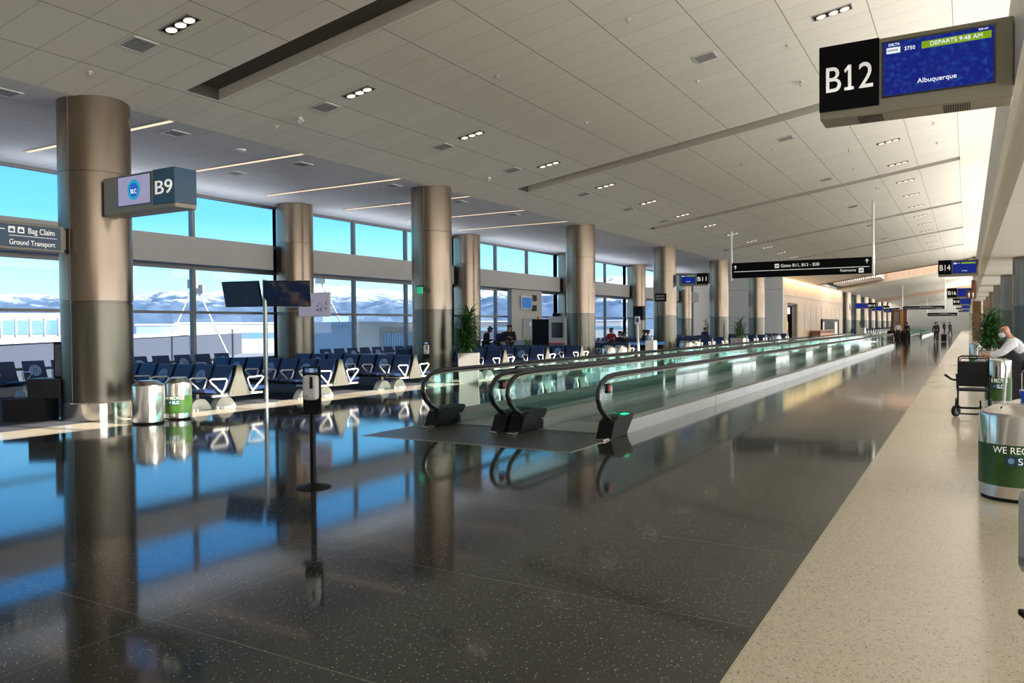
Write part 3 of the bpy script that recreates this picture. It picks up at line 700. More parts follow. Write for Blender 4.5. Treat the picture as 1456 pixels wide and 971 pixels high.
# ================================================================== SIGNS
def gate_sign(x0, x1, z0, z1, y, num, num_left, cm, label, nx0, nx1, scr=None, lines=(), depth=.34, numcol='signblack', small=False):
    T = thing('gate_sign', label, 'sign', (0, 0, 0))
    T.location = ((x0 + x1) / 2, y, z0); ox, oy, oz = T.location
    b = MB(); b.bev(x0 - ox, x1 - ox, .0, depth, 0, z1 - z0, .012); cs = b.build('casing', cm, T)
    b = MB(); b.bev(nx0 - ox, nx1 - ox, -.012, depth if num_left is False else .02, .075, z1 - z0 + .006, .006); nb = b.build('number_panel', numcol, T)
    H = z1 - z0
    nh = H * .34
    text(num, nh, 'signwhite', nb, ((nx0 + nx1) / 2 - ox, -.016, .075 + (H - .075) * .5 - nh * .55), FRONT, width=(nx1 - nx0) * .78, center=True)
    if scr:
        a0, a1, c0, c1 = scr[:4]
        b = MB(); b.box(a0 - ox - .015, a1 - ox + .015, -.008, .02, c0 - z0 - .015, c1 - z0 + .015); sc = b.build('screen', 'black_gloss', T)
        b = MB(); b.box(a0 - ox, a1 - ox, -.010, -.007, c0 - z0, c1 - z0); sf = b.build('display', scr[4], sc)
    else: sc = None
    return T, sc
def flight_screen(T, sc, x0, x1, z0, z1, ox, oz, no, dep, dest, full=True):
    w, h = x1 - x0, z1 - z0; X = lambda a: x0 + a * w - ox; Z = lambda a: z0 + a * h - oz; yy = -.0135
    if full: text('DELTA', h * .045, 'txt_scr', sc, (X(.05), yy, Z(.93)), FRONT)
    if full: text('9:03 AM', h * .03, 'txt_scr', sc, (X(.87), yy, Z(.95)), FRONT)
    b = MB(); b.box(X(.03), X(.16), -.0125, -.0105, Z(.79), Z(.90)); b.build('airline_tile', 'txt_scr', sc)
    text(no, h * .065, 'txt_scr', sc, (X(.20), yy, Z(.81)), FRONT)
    b = MB(); b.box(X(.36), X(.98), -.0125, -.0105, Z(.79), Z(.92)); lb = b.build('time_banner', 'lime', sc)
    if full: text(dep, h * .075, 'txt_scr', lb, (X(.67), yy, Z(.82)), FRONT, center=True)
    text(dest, h * .085, 'txt_scr', sc, (X(.5), yy, Z(.16)), FRONT, center=True)
T, sc = gate_sign(-1.21, .335, 3.57, 4.25, 7.9, 'B12', True, 'olive', 'large B12 gate sign with blue Albuquerque departure screen', -1.215, -.70, (-.665, .19, 3.715, 4.19, 'scr_blue'))
flight_screen(T, sc, -.665, .19, 3.715, 4.19, T.location.x, 3.57, '3750', 'DEPARTS 9:48 AM', 'Albuquerque')
ox = T.location.x; cx_ = -.9575 + .004; b = MB(); nh_ = .68 * .34; zb = .075 + (.68 - .075) * .5 - nh_ * .55      # foot and flag of the numeral 1
b.box(cx_ - ox - .040, cx_ - ox + .040, -.020, -.012, zb, zb + .026); b.prism([(cx_ - ox - .042, zb + nh_ * .80), (cx_ - ox - .006, zb + nh_ * .99), (cx_ - ox + .0, zb + nh_ * .86), (cx_ - ox - .034, zb + nh_ * .70)], -.020, -.012, 'y')
b.build('numeral_foot', 'signwhite', T)
b = MB()
for k_ in range(8): b.box(-.63 - ox + k_ * .011, -.624 - ox + k_ * .011, -.0135, -.0126, 3.715 + .475 * .825 - 3.57, 3.715 + .475 * .865 - 3.57)
b.build('tile_print', 'sticker_blue', sc)
b = MB()
for x0_ in (-.45, .25):
    for i in range(12): b.box(x0_ + i * .018, x0_ + i * .018 + .008, .03, .3, -.004, .002)
b.build('vent_slots', 'black', T)
T, sc = gate_sign(-.90, .34, 3.31, 3.89, 32, 'B14', True, 'olive', 'B14 gate sign with small blue flight screen', -.905, -.48, (-.44, .27, 3.42, 3.83, 'scr_blue'))
flight_screen(T, sc, -.44, .27, 3.42, 3.83, T.location.x, 3.31, '4012', '', 'Chicago', False)
T, sc = gate_sign(-13.3, -11.73, 3.72, 4.36, 40.6, 'B11', False, 'olive', 'B11 gate sign fixed to a steel column, with small blue flight screen', -12.33, -11.725, (-13.15, -12.42, 3.86, 4.31, 'scr_blue'))
flight_screen(T, sc, -13.15, -12.42, 3.86, 4.31, T.location.x, 3.72, '2209', '', 'Santa Ana', False)
T, sc = gate_sign(-13.30, -11.34, 3.67, 4.33, 8.42, 'B9', False, 'olive', 'navy B9 gate sign with pale round logo screen on the nearest column', -11.90, -11.335, (-12.86, -11.98, 3.80, 4.29, 'scr_lav'), depth=.42, numcol='signblue')
ox, oz = T.location.x, 3.67
for r0, r1, m_ in ((.12, .175, 'teal_e'), (0, .12, 'blue_e')):
    b = MB(); Mx = Matrix.Translation((-12.42 - ox, -.012, 4.05 - oz)) @ Matrix.Rotation(PI / 2, 4, 'X'); b.lathe([(r0, .001), (r1, .001)] if r0 else [(0, .002), (r1, .002)], 32, (0, 0, 0), Mx); b.build('round_logo', m_, sc)
text('SLC', .07, 'txt_scr', sc, (-12.42 - ox, -.018, 3.99 - oz), FRONT, center=True)
# far gate signs on the left columns and at the right fascia
for i, (x, y, n_) in enumerate(((-11.9, 113.0, 'B13'), (-11.9, 134, 'B15'), (-11.9, 155, 'B17'), (-11.9, 176, 'B19'))):
    T, sc = gate_sign(x - 1.0, x + 1.5, 3.6, 4.4, y, n_, False, 'olive', 'distant %s gate sign over the far left seats' % n_, x + .6, x + 1.51, (x - .95, x + .5, 3.72, 4.3, 'scr_blue'))
for i, (y, n_) in enumerate(((57, 'B16'), (80, 'B18'), (105, 'B20'), (130, 'B22'))):
    T, sc = gate_sign(-1.1, .34, 3.2, 3.85, y, n_, True, 'olive', 'distant %s gate sign on the right fascia' % n_, -1.105, -.55, (-.5, .27, 3.32, 3.8, 'scr_blue'))
T = thing('restroom_sign', 'brown restroom sign with figure symbols on the right fascia', 'sign', (.17, 44, 2.82))
b = MB(); b.bev(-.21, .21, 0, .12, 0, .42, .01); bo = b.build('panel', 'wood_dark', T)
for x in (-.09, .08):
    b = MB(); b.cyl(x, -.004, .30, .31, .02, 8); b.box(x - .03, x + .03, -.01, 0, .14, .28); b.box(x - .02, x - .004, -.01, 0, .06, .14); b.box(x + .004, x + .02, -.01, 0, .06, .14); b.build('figure_symbol', 'signwhite', bo)
b = MB(); b.box(.0, .22, .02, .1, .4, .9); b.build('bracket', 'wood_dark', T)
# hanging signs
def icon(T, x, z, s, y=-.012, col='signwhite'):
    b = MB(); b.box(x - s / 2, x + s / 2, y - .004, y, z - s / 2, z + s / 2); ic = b.build('pictogram', col, T)
    b = MB(); b.box(x - s * .32, x - s * .04, y - .006, y - .003, z - s * .22, z + s * .12); b.box(x + s * .06, x + s * .3, y - .006, y - .003, z - s * .22, z + s * .2); b.build('pictogram_mark', 'txt_dark', ic)
def arrow(T, x, z, s, y=-.014):
    b = MB(); b.box(x - s * .07, x + s * .07, y - .003, y, z - s * .5, z + s * .35)
    for q in (-1, 1): b.prism([(x, z + s * .5), (x, z + s * .3), (x + q * s * .36, z - s * .02), (x + q * s * .36, z + s * .14)], y - .003, y, 'y')
    b.build('arrow', 'signwhite', T)
def hanging(x0, x1, z0, z1, y, label, hires=True):
    T = thing('hanging_sign', label, 'sign', (x0, y, z0)); w, h = x1 - x0, z1 - z0
    b = MB(); b.bev(0, w, 0, .16, 0, h, .01); pn = b.build('panel', 'signblack', T)
    b = MB(); b.box(.1, w - .1, -.008, .002, h * .40, h * .43); b.build('divider_line', 'signwhite', pn)
    for x in (-.05, w + .05):
        b = MB(); b.cyl(x, .08, -.06, zc(x0 + x) - z0, .055, 12); b.cyl(x, .08, -.1, h * .5 + .5, .07, 12); b.build('hanger_pole', 'white', T)
    if hires:
        arrow(pn, .17, h * .70, h * .26); arrow(pn, w - .2, h * .75, h * .26)
        text('Gates B11, B13 - B30', h * .19, 'signwhite', pn, (w * .37, -.012, h * .60), FRONT, width=w * .275)
        icon(pn, w * .34, h * .69, h * .26); text('Restrooms', h * .16, 'signwhite', pn, (w * .79, -.012, h * .16), FRONT, width=w * .105); icon(pn, w * .93, h * .2, h * .27)
    else:
        b = MB(); b.box(w * .4, w * .7, -.008, 0, h * .62, h * .78); b.box(w * .8, w * .93, -.008, 0, h * .15, h * .3); b.build('faint_lettering', 'grey', pn)
    return T
hanging(-10.2, -3.8, 3.97, 4.73, 39.5, 'long black hanging sign for gates B11 and B13 to B30 and restrooms')
hanging(-7.3, -2.5, 3.45, 3.9, 115, 'smaller distant black hanging sign between two white poles', False)
hanging(-6.2, -1.5, 2.9, 3.5, 160, 'farthest black hanging sign near the end of the hall', False)
# bag claim sign beside the nearest column
T = thing('directional_sign', 'navy Bag Claim and Ground Transport sign at the far left edge', 'sign', (-13.95, 5.0, 3.03))
b = MB(); b.bev(-.12, .10, 1.55, 3.02, -.02, .44, .01); cs = b.build('casing', 'olive', T)
b = MB(); b.box(.10, .112, 1.6, 2.95, .015, .40); pn = b.build('sign_face', 'signblue', T)
text('Bag Claim', .095, 'signwhite', pn, (.113, 2.40, .262), RIGHT, width=.44); text('Ground Transport', .085, 'signwhite', pn, (.113, 2.09, .06), RIGHT, width=.76)
b = MB(); b.box(.112, .116, 2.09, 2.88, .205, .213); b.build('divider_line', 'signwhite', pn)
for y in (2.13, 2.28):
    b = MB(); b.box(.112, .116, y - .052, y + .052, .255, .36); ic = b.build('pictogram', 'signwhite', pn); b = MB(); b.box(.116, .118, y - .035, y + .035, .275, .31); b.box(.116, .118, y - .02, y + .02, .31, .33); b.build('pictogram_mark', 'signblue', ic)
b = MB(); b.box(.112, .116, 1.86, 2.02, .300, .314)
for q in (-1, 1): b.prism([(1.845, .307), (1.87, .307), (1.93, .307 + q * .05), (1.91, .307 + q * .058)], .112, .116, 'x')
b.build('arrow', 'signwhite', pn)
b = MB(); b.box(-.05, .05, 3.0, 3.08, .05, .40); b.build('bracket', 'olive', T)
# green exit panel on the second column
T = thing('exit_sign', 'small green exit panel on the side of the second column', 'exit sign', (-13.52, 18.55, 2.58))
b = MB(); b.bev(-.02, .16, -.32, -.28, 0, .2, .008); b.build('green_panel', 'green_sign', T); b = MB(); b.box(-.06, .2, -.29, -.15, .19, .23); b.box(.03, .09, -.29, .1, .1, .16); b.build('bracket', 'black', T)
T.location = (-13.62, 18.35, 2.60)
T = thing('wall_sign', 'small dark lettered sign on the column left of the B11 sign', 'sign', (-13.9, 39.7, 2.9))
b = MB(); b.bev(-.42, .22, -.06, 0, 0, .42, .01); p_ = b.build('panel', 'black', T); b = MB(); b.box(-.35, .12, -.068, -.058, .25, .33); b.box(-.35, .12, -.068, -.058, .1, .18); b.build('lettering', 'grey', p_)
# ================================================================== LITTER BINS
def bin_(label, loc, r, h, band=True, lid=.10, rz=0, name='litter_bin', square=False, grp=None):
    T = thing(name, label, 'litter bin', loc, rz, grp)
    b = MB(); b.lathe([(r * .93, 0), (r * .93, .035), (r, .04), (r, h - .02), (r * .985, h)], 48); b.build('body', 'steel_pol', T)
    b = MB(); b.lathe([(r * .94, 0), (r * .94, .03)], 32); b.build('foot_ring', 'black', T)
    b = MB(); b.lathe([(r * .985, h), (r * .97, h + .012), (r * .55, h + lid), (0, h + lid)], 48); l = b.build('lid', 'steel', T)
    b = MB(); M = Matrix.Translation((0, -r * .55, h + lid * .62)) @ Matrix.Rotation(math.atan(lid / (r * .43)) * .9, 4, 'X'); b.box(-r * .45, r * .45, -.035, .035, -.004, .006, M); b.build('slot_opening', 'black', l)
    if band:
        b = MB(); b.lathe([(r + .002, h * .18), (r + .004, h * .18), (r + .004, h * .66), (r + .002, h * .66)], 48); bd = b.build('leaf_print_band', 'green_band', T)
        for a, wd in ((-1, 0),):
            pass
        def curved(s, hgt, z, ang, wid, m):
            cu = bpy.data.curves.new('t', 'FONT'); cu.body = s; cu.size = 1; cu.align_x = 'CENTER'
            o = bpy.data.objects.new('t', cu); COL.objects.link(o); dg = bpy.context.evaluated_depsgraph_get(); me = bpy.data.meshes.new_from_object(o.evaluated_get(dg)); bpy.data.objects.remove(o); bpy.data.curves.remove(cu)
            xs = [v.co.x for v in me.vertices]; kx = wid / (max(xs) - min(xs)); k = hgt / .69
            for v in me.vertices:
                a = ang + v.co.x * kx / r; v.co = Vector(((r + .008) * math.cos(a), (r + .008) * math.sin(a), z + v.co.y * k))
            me.materials.clear(); me.materials.append(MT[m]); t = bpy.data.objects.new('lettering', me); COL.objects.link(t); t.parent = bd
        A = -PI / 2 + .05
        curved('WE RECYCLE', h * .075, h * .565, A, r * 1.5, 'signwhite')
        b = MB(); vs = []; n = 10
        for i in range(n + 1):
            a = A - .42 + .84 * i / n
            for z in (h * .43, h * .535): vs.append(((r + .006) * math.cos(a), (r + .006) * math.sin(a), z))
        b.add(vs, [(2 * i, 2 * i + 2, 2 * i + 3, 2 * i + 1) for i in range(n)]); b.build('logo_plate', 'signblue', bd)
        curved('SLC', h * .075, h * .445, A + .16, r * .48, 'signwhite')
        b = MB(); M = Matrix.Rotation(A - .26 + PI / 2, 4, 'Z') @ Matrix.Translation((0, -r - .008, h * .483)) @ Matrix.Rotation(PI / 2, 4, 'X'); b.lathe([(0, 0), (.026 * r / .3, 0)], 16, (0, 0, 0), M); b.build('round_logo', 'sticker_ring', bd)
    return T
bin_('plain polished steel litter bin at the foot of the nearest column, left of the pair', (-12.42, 8.62, 0), .27, .66, False, .085)
bin_('steel recycling bin with green leaf band beside the plain steel bin', (-12.50, 9.28, 0), .235, .66, True, .09, rz=.55)
bin_('large steel recycling bin with green WE RECYCLE band at the right edge', (.40, 8.72, 0), .30, .80, True, .075, rz=.05)
bin_('plain large steel bin right behind the recycling bin, under the blue cup', (.60, 9.42, 0), .30, .80, False, .07)
bin_('slim recycling bin with green band standing behind the wheelchair', (.52, 17.6, 0), .22, .92, True, .05, rz=-.1)
bin_('distant recycling bin with green band left of the right hand planter', (.24, 27.5, 0), .19, 1.02, True, .05, rz=-.1)
bin_('steel bin, left one of the pair behind the walkway near the kiosk', (-12.6, 29.4, 0), .30, .72, False)
bin_('steel bin with green band, right one of the pair behind the walkway near the kiosk', (-12.5, 30.45, 0), .28, .72, True, rz=.5)
bin_('steel litter bin behind the walkway below the B11 sign', (-12.6, 39.6, 0), .36, .72, False)
bin_('steel recycling bin directly behind the litter bin below the B11 sign', (-12.5, 40.75, 0), .30, .72, True, rz=.5)
bin_('last steel bin before the panelled wall, behind the walkway', (-12.6, 61.6, 0), .34, .72, False)
T = thing('paper_cup', 'blue paper cup with straw on the lid of the rear right bin', 'cup', (.50, 9.36, .864))
b = MB(); b.lathe([(.0, 0), (.030, 0), (.042, .10), (.040, .10), (.028, .01)], 20); b.build('cup_body', 'cup', T)
b = MB(); b.lathe([(.044, .098), (.044, .108), (.0, .112)], 20); b.build('cup_lid', 'white', T); b = MB(); b.tube([(0, 0, .1), (.01, 0, .16)], .004, 6); b.build('straw', 'white', T)
# ================================================================== HAND SANITISERS
def sanitiser(label, loc, rz=0, k=1.0, pole='black', sign=True):
    T = thing('sanitiser_stand', label, 'hand sanitiser', loc, rz, None)
    b = MB(); b.lathe([(0, .055), (.03, .05), (.05, .04), (.165, .016), (.185, .006), (.185, 0)], 32); b.build('base', pole, T)
    b = MB(); b.cyl(0, 0, .03, .80, .029, 16); b.build('pole', pole, T)
    b = MB(); b.bev(-.095, .095, -.012, .012, .78, 1.25, .006); bp = b.build('back_plate', 'black' if pole == 'black' else 'white', T)
    b = MB(); b.bev(-.10, .10, -.10, .02, .765, .785, .006); b.build('drip_tray', 'black', bp)
    b = MB(); b.bev(-.062, .085, -.125, -.012, .91, 1.165, .028); d = b.build('dispenser', 'lgrey', T)
    b = MB(); b.bev(.018, .050, -.130, -.115, 1.03, 1.15, .007); b.build('sight_window', 'black_gloss', d)
    b = MB(); b.box(-.03, .0, -.127, -.124, .94, .965); b.build('logo_mark', 'grey', d)
    if sign:
        b = MB(); b.box(-.07, .065, -.016, -.012, 1.185, 1.235); s_ = b.build('notice', 'azure', bp)
        b = MB(); b.box(-.065, .06, -.018, -.016, 1.205, 1.213); b.box(-.02, .02, -.018, -.016, 1.19, 1.23); b.build('notice_print', 'white_paper', s_)
    return T
sanitiser('black hand sanitiser stand alone on the open dark floor', (-5.84, 5.92, 0), .45)
sanitiser('black hand sanitiser stand in front of the column with the exit panel', (-12.72, 17.2, 0), .5)
sanitiser('hand sanitiser cut off by the right edge of the picture', (.262, 2.74, 0), -PI / 2 + .35)
def white_stand(label, loc, h, panel):
    T = thing('sanitiser_post', label, 'hand sanitiser', loc)
    b = MB(); b.bev(-.17, .17, -.17, .17, 0, .03, .01); b.build('base', 'white', T); b = MB(); b.tube([(0, 0, .02), (-.05, 0, h - .3)], .06, 10); b.build('post', 'white', T)
    b = MB(); b.bev(-.17, .07, -.03, .03, h - .36, h, .02); p_ = b.build('panel', 'white', T); b = MB(); b.box(-.12, .02, -.034, -.03, h - .25, h - .08); b.build('notice', 'sticker_blue', p_)
    return T
white_stand('tall white post with small blue notice behind the walkway', (-12.6, 32.8, 0), 2.05, True)
def white_box(label, loc, w, h):
    T = thing('dispenser_cabinet', label, 'cabinet', loc)
    b = MB(); b.bev(-w / 2, w / 2, -w / 2, w / 2, 0, h, .02); b.build('body', 'white', T); b = MB(); b.bev(-w * .2, w * .2, -w * .2, w * .2, h, h + .18, .03); b.build('pump_head', 'white', T); return T
white_box('white wipes cabinet right of the tall white post', (-12.6, 34.4, 0), .42, .95)
white_box('white wipes cabinet between the right hand planter and recycling bin', (.34, 24.2, 0), .20, 1.02)
# ================================================================== PLANTS
def plant(label, loc, w, hb, ht, n_cane=6, spread=.42, seed=1, mp='planter', leaves=24, name='potted_plant', rot=0):
    rnd = random.Random(seed); T = thing(name, label, 'plant', loc, rnd.random() * .2)
    T.rotation_euler = (0, 0, rot)
    b = MB(); k = .88
    P0 = [(-w / 2 * k, -w / 2 * k, 0), (w / 2 * k, -w / 2 * k, 0), (w / 2 * k, w / 2 * k, 0), (-w / 2 * k, w / 2 * k, 0)]; P1 = [(x / k, y / k, hb) for x, y, z in P0]; P2 = [(x * .92, y * .92, hb) for x, y, z in P1]; P3 = [(x * .92, y * .92, hb - .05) for x, y, z in P1]
    vs = P0 + P1 + P2 + P3; fs = [(3, 2, 1, 0)]
    for j in range(3): fs += [(4 * j + i, 4 * j + (i + 1) % 4, 4 * j + 4 + (i + 1) % 4, 4 * j + 4 + i) for i in range(4)]
    b.add(vs, fs); b.build('planter_box', mp, T)
    b = MB(); b.box(-w * .45, w * .45, -w * .45, w * .45, hb - .09, hb - .045); b.build('soil', 'soil', T)
    st = MB(); lf = MB(); H = ht - hb
    for c in range(n_cane):
        a = rnd.random() * 2 * PI; rr = rnd.random() * w * .22; x, y = rr * math.cos(a), rr * math.sin(a); hh = H * (.25 + .60 * (c + 1) / n_cane)
        tx, ty = x * 1.6, y * 1.6; st.tube([(x, y, hb - .06), ((x + tx) / 2, (y + ty) / 2, hb + hh * .5), (tx, ty, hb + hh)], .016, 6)
        z = hb + hh
        lv = int(leaves * 1.5)
        for i in range(lv):
            lz = z - (i / lv) * hh * .95 + .02
            a = i * 2.4 + rnd.random(); L = spread * (.75 + .5 * rnd.random()); up = 1.25 - .6 * (i / lv) + rnd.random() * .3; w_ = .022 + .012 * rnd.random()
            d = Vector((math.cos(a), math.sin(a), 0)); s = Vector((-math.sin(a), math.cos(a), 0)); vs = []
            for t in range(6):
                u = t / 5; r_ = L * (u * .85); zz = lz + L * (up * u - .95 * u * u); ww = w_ * math.sin(PI * min(.97, .12 + u * .88)) ** .7
                c_ = Vector((tx, ty, zz)) + d * r_; vs += [c_ - s * ww, c_ + Vector((0, 0, -.006)), c_ + s * ww]
            fs = []
            for t in range(5): fs += [(3 * t, 3 * t + 1, 3 * t + 4, 3 * t + 3), (3 * t + 1, 3 * t + 2, 3 * t + 5, 3 * t + 4)]
            lf.add(vs, fs, True)
    st.build('cane', 'bark', T); lf.build('foliage', 'leaf', T)
    return T
plant('tall dark leaved plant in a taupe box beside the nearer end of the walkways', (-12.62, 19.15, 0), .62, .88, 2.30, 10, .42, 3, leaves=28, rot=.55)
plant('potted plant in a low taupe box before the white end wall', (-12.6, 50.3, 0), .80, .78, 2.2, 6, .55, 5, leaves=16)
plant('thin potted plant deep in the seats left of the wide white wall', (-18.2, 62.7, 0), .5, .6, 2.35, 4, .35, 8, leaves=12)
plant('bushy potted plant in a pale box behind the bending man', (.55, 23.6, 0), .50, .93, 2.05, 8, .42, 11, leaves=26)
plant('small potted plant in a pale box before the far seats', (-12.6, 117, 0), 1.1, 1.1, 3.0, 5, .7, 12, leaves=10)
T = thing('potted_plant', 'low spiky green plant beside the black kiosk side', 'plant', (-15.9, 28.6, 0))
b = MB(); b.lathe([(.12, 0), (.16, .4), (.14, .4)], 16); b.build('pot', 'planter', T); b = MB()
for i in range(14):
    a = i * 2.4; b.tube([(.03 * math.cos(a), .03 * math.sin(a), .35), (.10 * math.cos(a), .10 * math.sin(a), .9), (.14 * math.cos(a), .14 * math.sin(a), 1.15 + .1 * math.sin(i))], [.02, .018, .003], 5)
b.build('foliage', 'leaf2', T)
# ================================================================== SCREENS AND KIOSKS
T = thing('twin_screen_stand', 'steel pole with two tilted dark screens above the nearest seats', 'screen', (-13.42, 12.2, 0))
b = MB(); b.cyl(0, 0, .02, 2.72, .05, 16); b.build('pole', 'steel_satin', T); b = MB(); b.lathe([(.25, 0), (.25, .015), (.06, .03)], 24); b.build('base', 'steel_satin', T)
for ang, m_, dx in ((-1, 'scr_dark', -.56), (1, 'scr_city', .50)):
    M = Matrix.Translation((0, -.02, 2.42)) @ Matrix.Rotation(ang * math.radians(-10 if ang < 0 else 38) * (1), 4, 'Z') @ Matrix.Rotation(math.radians(14), 4, 'X') @ Matrix.Translation((dx, -.04, 0))
    b = MB(); b.bev(-.50, .50, -.02, .03, -.29, .29, .01, M); s_ = b.build('screen', 'black_gloss', T)
    b = MB(); b.box(-.48, .48, -.023, -.019, -.27, .27, M); b.build('display', m_, s_)
T = thing('notice_board', 'pale lavender hanging display board on the window side column', 'display', (-17.95, 18.35, 2.0))
b = MB(); b.bev(-.66, .66, -.04, .04, 0, .76, .01); bo = b.build('board_frame', 'white', T); b = MB(); b.box(-.63, .63, -.045, -.039, .03, .73); fc = b.build('printed_face', 'scr_poster', bo)
b = MB()
for i, w_ in enumerate((.45, .40, .25)): b.box(-.5, -.5 + w_, -.048, -.045, .50 - i * .09, .515 - i * .09)
rnd = random.Random(4)
for i in range(26):
    x, z = rnd.uniform(.12, .56), rnd.uniform(.2, .5) if i < 12 else rnd.uniform(.16, .24); b.box(x, x + rnd.uniform(.01, .05), -.048, -.045, z, z + rnd.uniform(.015, .05))
b.build('print', 'txt_dark', fc)
b = MB(); b.box(-1.3, -.3, .04, .10, .3, .4); b.build('wall_arm', 'grey', T)
# bag sizer left of the nearest column
MT['wing_dim'] = mat('grey_printed_notice', (.10, .11, .15), .5)
T = thing('bag_sizer', 'black boxy bag sizer with upright sign left of the nearest column', 'bag sizer', (-14.65, 8.05, 0))
T.rotation_euler = (0, 0, .55)
b = MB(); b.bev(-.62, .12, -.22, .28, 0, .40, .01); b.build('lower_box', 'cloth_black', T)
b = MB(); b.bev(-.18, .42, -.2, .25, .40, .76, .01); b.build('upper_box', 'navy_shell', T)
b = MB(); b.bev(.22, .46, -.05, .0, .74, 1.42, .008); p_ = b.build('sign_panel', 'black', T); b = MB(); b.box(.245, .44, -.054, -.05, .80, 1.38); b.build('printed_face', 'wing_dim', p_)
b = MB(); b.cyl(.34, .1, 0, .76, .022, 10); b.lathe([(.2, 0), (.2, .02), (.03, .03)], 20, (.34, .1, 0)); b.build('post', 'steel', T)
# kiosk beyond the seats
T = thing('service_kiosk', 'tall kiosk with black side and white front near the boarding counter', 'kiosk', (-15.5, 30.3, 0))
b = MB(); b.bev(-.95, -.12, -.3, .45, 0, 1.95, .01); b.build('black_cabinet', 'black', T); b = MB(); b.bev(-.12, .62, -.32, .45, 0, 2.05, .01); w_ = b.build('white_cabinet', 'wall_light', T)
b = MB(); b.box(.02, .56, -.33, -.31, 1.15, 1.8); b.build('screen', 'black_gloss', w_); b = MB(); b.bev(.0, .35, -.2, .1, 2.05, 2.2, .02); b.build('camera_box', 'black', w_); b = MB(); b.box(-.05, .6, -.5, -.32, .86, .92); b.build('red_shelf', 'redlamp', w_)
# boarding door unit in the window wall
T = thing('boarding_door', 'grey panelled boarding door unit with screen set in the window wall', 'door unit', (-20.21, 36.2, 0))
b = MB(); b.bev(-.15, .12, -1.7, 1.55, 0, 3.56, .02); u = b.build('panel_unit', 'panel_beige', T)
b = MB(); b.bev(.12, .15, -.65, .85, .02, 2.05, .01); d = b.build('door', 'vent', T); b = MB(); b.tube([(.19, -.5, .9), (.19, -.5, 1.9)], .02, 8); b.build('handle', 'white', d); b = MB(); b.box(.15, .16, .1, .25, 1.65, 1.85); b.build('door_notice', 'white_paper', d)
b = MB(); b.bev(.12, .2, -.85, .35, 2.55, 3.25, .01); s_ = b.build('screen', 'lgrey', T); b = MB(); b.box(.2, .205, -.78, .28, 2.6, 3.15); b.build('display', 'scr_azure', s_)
for z in (2.45, 2.98):
    b = MB(); b.bev(.12, .2, .42, .85, z, z + .32, .01); b.build('black_panel', 'black', T)
b = MB(); b.cyl(0, 0, 0, .03, .07, 12); o = b.build('alarm', 'redlamp', T); o.rotation_euler = (0, PI / 2, 0); o.location = (.13, 1.1, 2.1)
# boarding counter in front of that door
T = thing('boarding_counter', 'low glass topped boarding counter before the grey door unit', 'counter', (-17.6, 30.6, 0))
b = MB(); b.bev(-.9, .9, -.25, .25, 0, 1.0, .01); b.build('counter_body', 'glass_walk' if False else 'sill', T); b = MB(); b.bev(-1.0, 1.0, -.32, .32, 1.0, 1.05, .01); b.build('counter_top', 'white', T)
# striped charging table
T = thing('charging_table', 'long table with magenta and blue edge where people sit', 'table', (-15.0, 37.25, 0)); T.rotation_euler = (0, 0, math.atan2(2.07, 2.37))
b = MB(); b.bev(-1.95, 1.95, -.4, .4, .72, .77, .01); b.build('table_top', 'white', T)
b = MB(); b.box(-1.95, -.3, -.42, -.40, .66, .80); b.build('magenta_edge', 'magenta', T); b = MB(); b.box(-.3, 1.95, -.42, -.40, .66, .80); b.build('blue_edge', 'azure', T)
for x in (-1.7, 0, 1.7):
    b = MB(); b.cyl(x, 0, 0, .72, .05, 10); b.lathe([(.3, 0), (.3, .02), (.05, .03)], 16, (x, 0, 0)); b.build('leg', 'black', T)
# small wall speaker
T = thing('wall_speaker', 'small black speaker box on a window side column', 'speaker', (-19.1, 51.0, 2.05)); b = MB(); b.bev(-.35, .35, -.75, -.3, 0, .95, .03); b.build('cabinet', 'black', T); b = MB(); b.box(-.05, .05, -.3, .2, .4, .5); b.build('bracket', 'grey', T); T.location = (-19.3, 50.9, 2.0)
# shop opening and lobby in the panelled wall
slab('wall_corridor', -16.4, -16.3, 73.4, 78.4, 0, 3.6, 'black'); slab('wall_corridor', -16.4, -14.3, 73.3, 73.4, 0, 3.6, 'wood_pale'); slab('wall_corridor', -16.4, -14.3, 78.4, 78.5, 0, 3.6, 'black'); slab('ceiling', -16.4, -14.3, 73.4, 78.4, 3.6, 3.7, 'wall_light')
T = thing('shop_display', 'shop doorway display with lit sign and yellow poster in the panelled wall', 'shop front', (-14.2, 75.2, 0))
b = MB(); b.bev(-.1, .05, -1.75, 3.1, 3.3, 3.6, .01); b.bev(-.1, .05, -1.78, -1.6, 0, 3.4, .01); b.bev(-.1, .05, 1.2, 3.1, 0, 3.4, .01); b.build('door_frame', 'black', T); b = MB(); b.box(-.2, -.1, -1.4, 1.0, 2.6, 3.2); b.build('lit_sign', 'doorglow', T)
b = MB(); b.box(-.3, -.2, -1.5, .6, 1.15, 1.9); b.build('yellow_poster', 'yellow', T); b = MB(); b.bev(-.5, -.2, -1.5, .9, 0, 1.1, .02); b.build('display_shelf', 'wood_dark', T)
b = MB(); b.box(-.4, -.3, -1.2, .3, 2.0, 2.5); b.build('menu_board', 'signblack', T)
T = thing('reception_desk', 'brown timber desk against the panelled wall', 'desk', (-13.2, 90.0, 0)); b = MB(); b.bev(-.5, .3, -5.5, 4, 0, .95, .02); b.build('desk_front', 'wood_dark', T); b = MB(); b.bev(-.55, .4, -5.6, 4.1, .95, 1.0, .01); b.build('desk_top', 'wood_mid', T)
T = thing('lobby_doorway', 'black framed doorway in the panelled wall behind the brown desk', 'doorway', (-13.95, 98.5, 0))
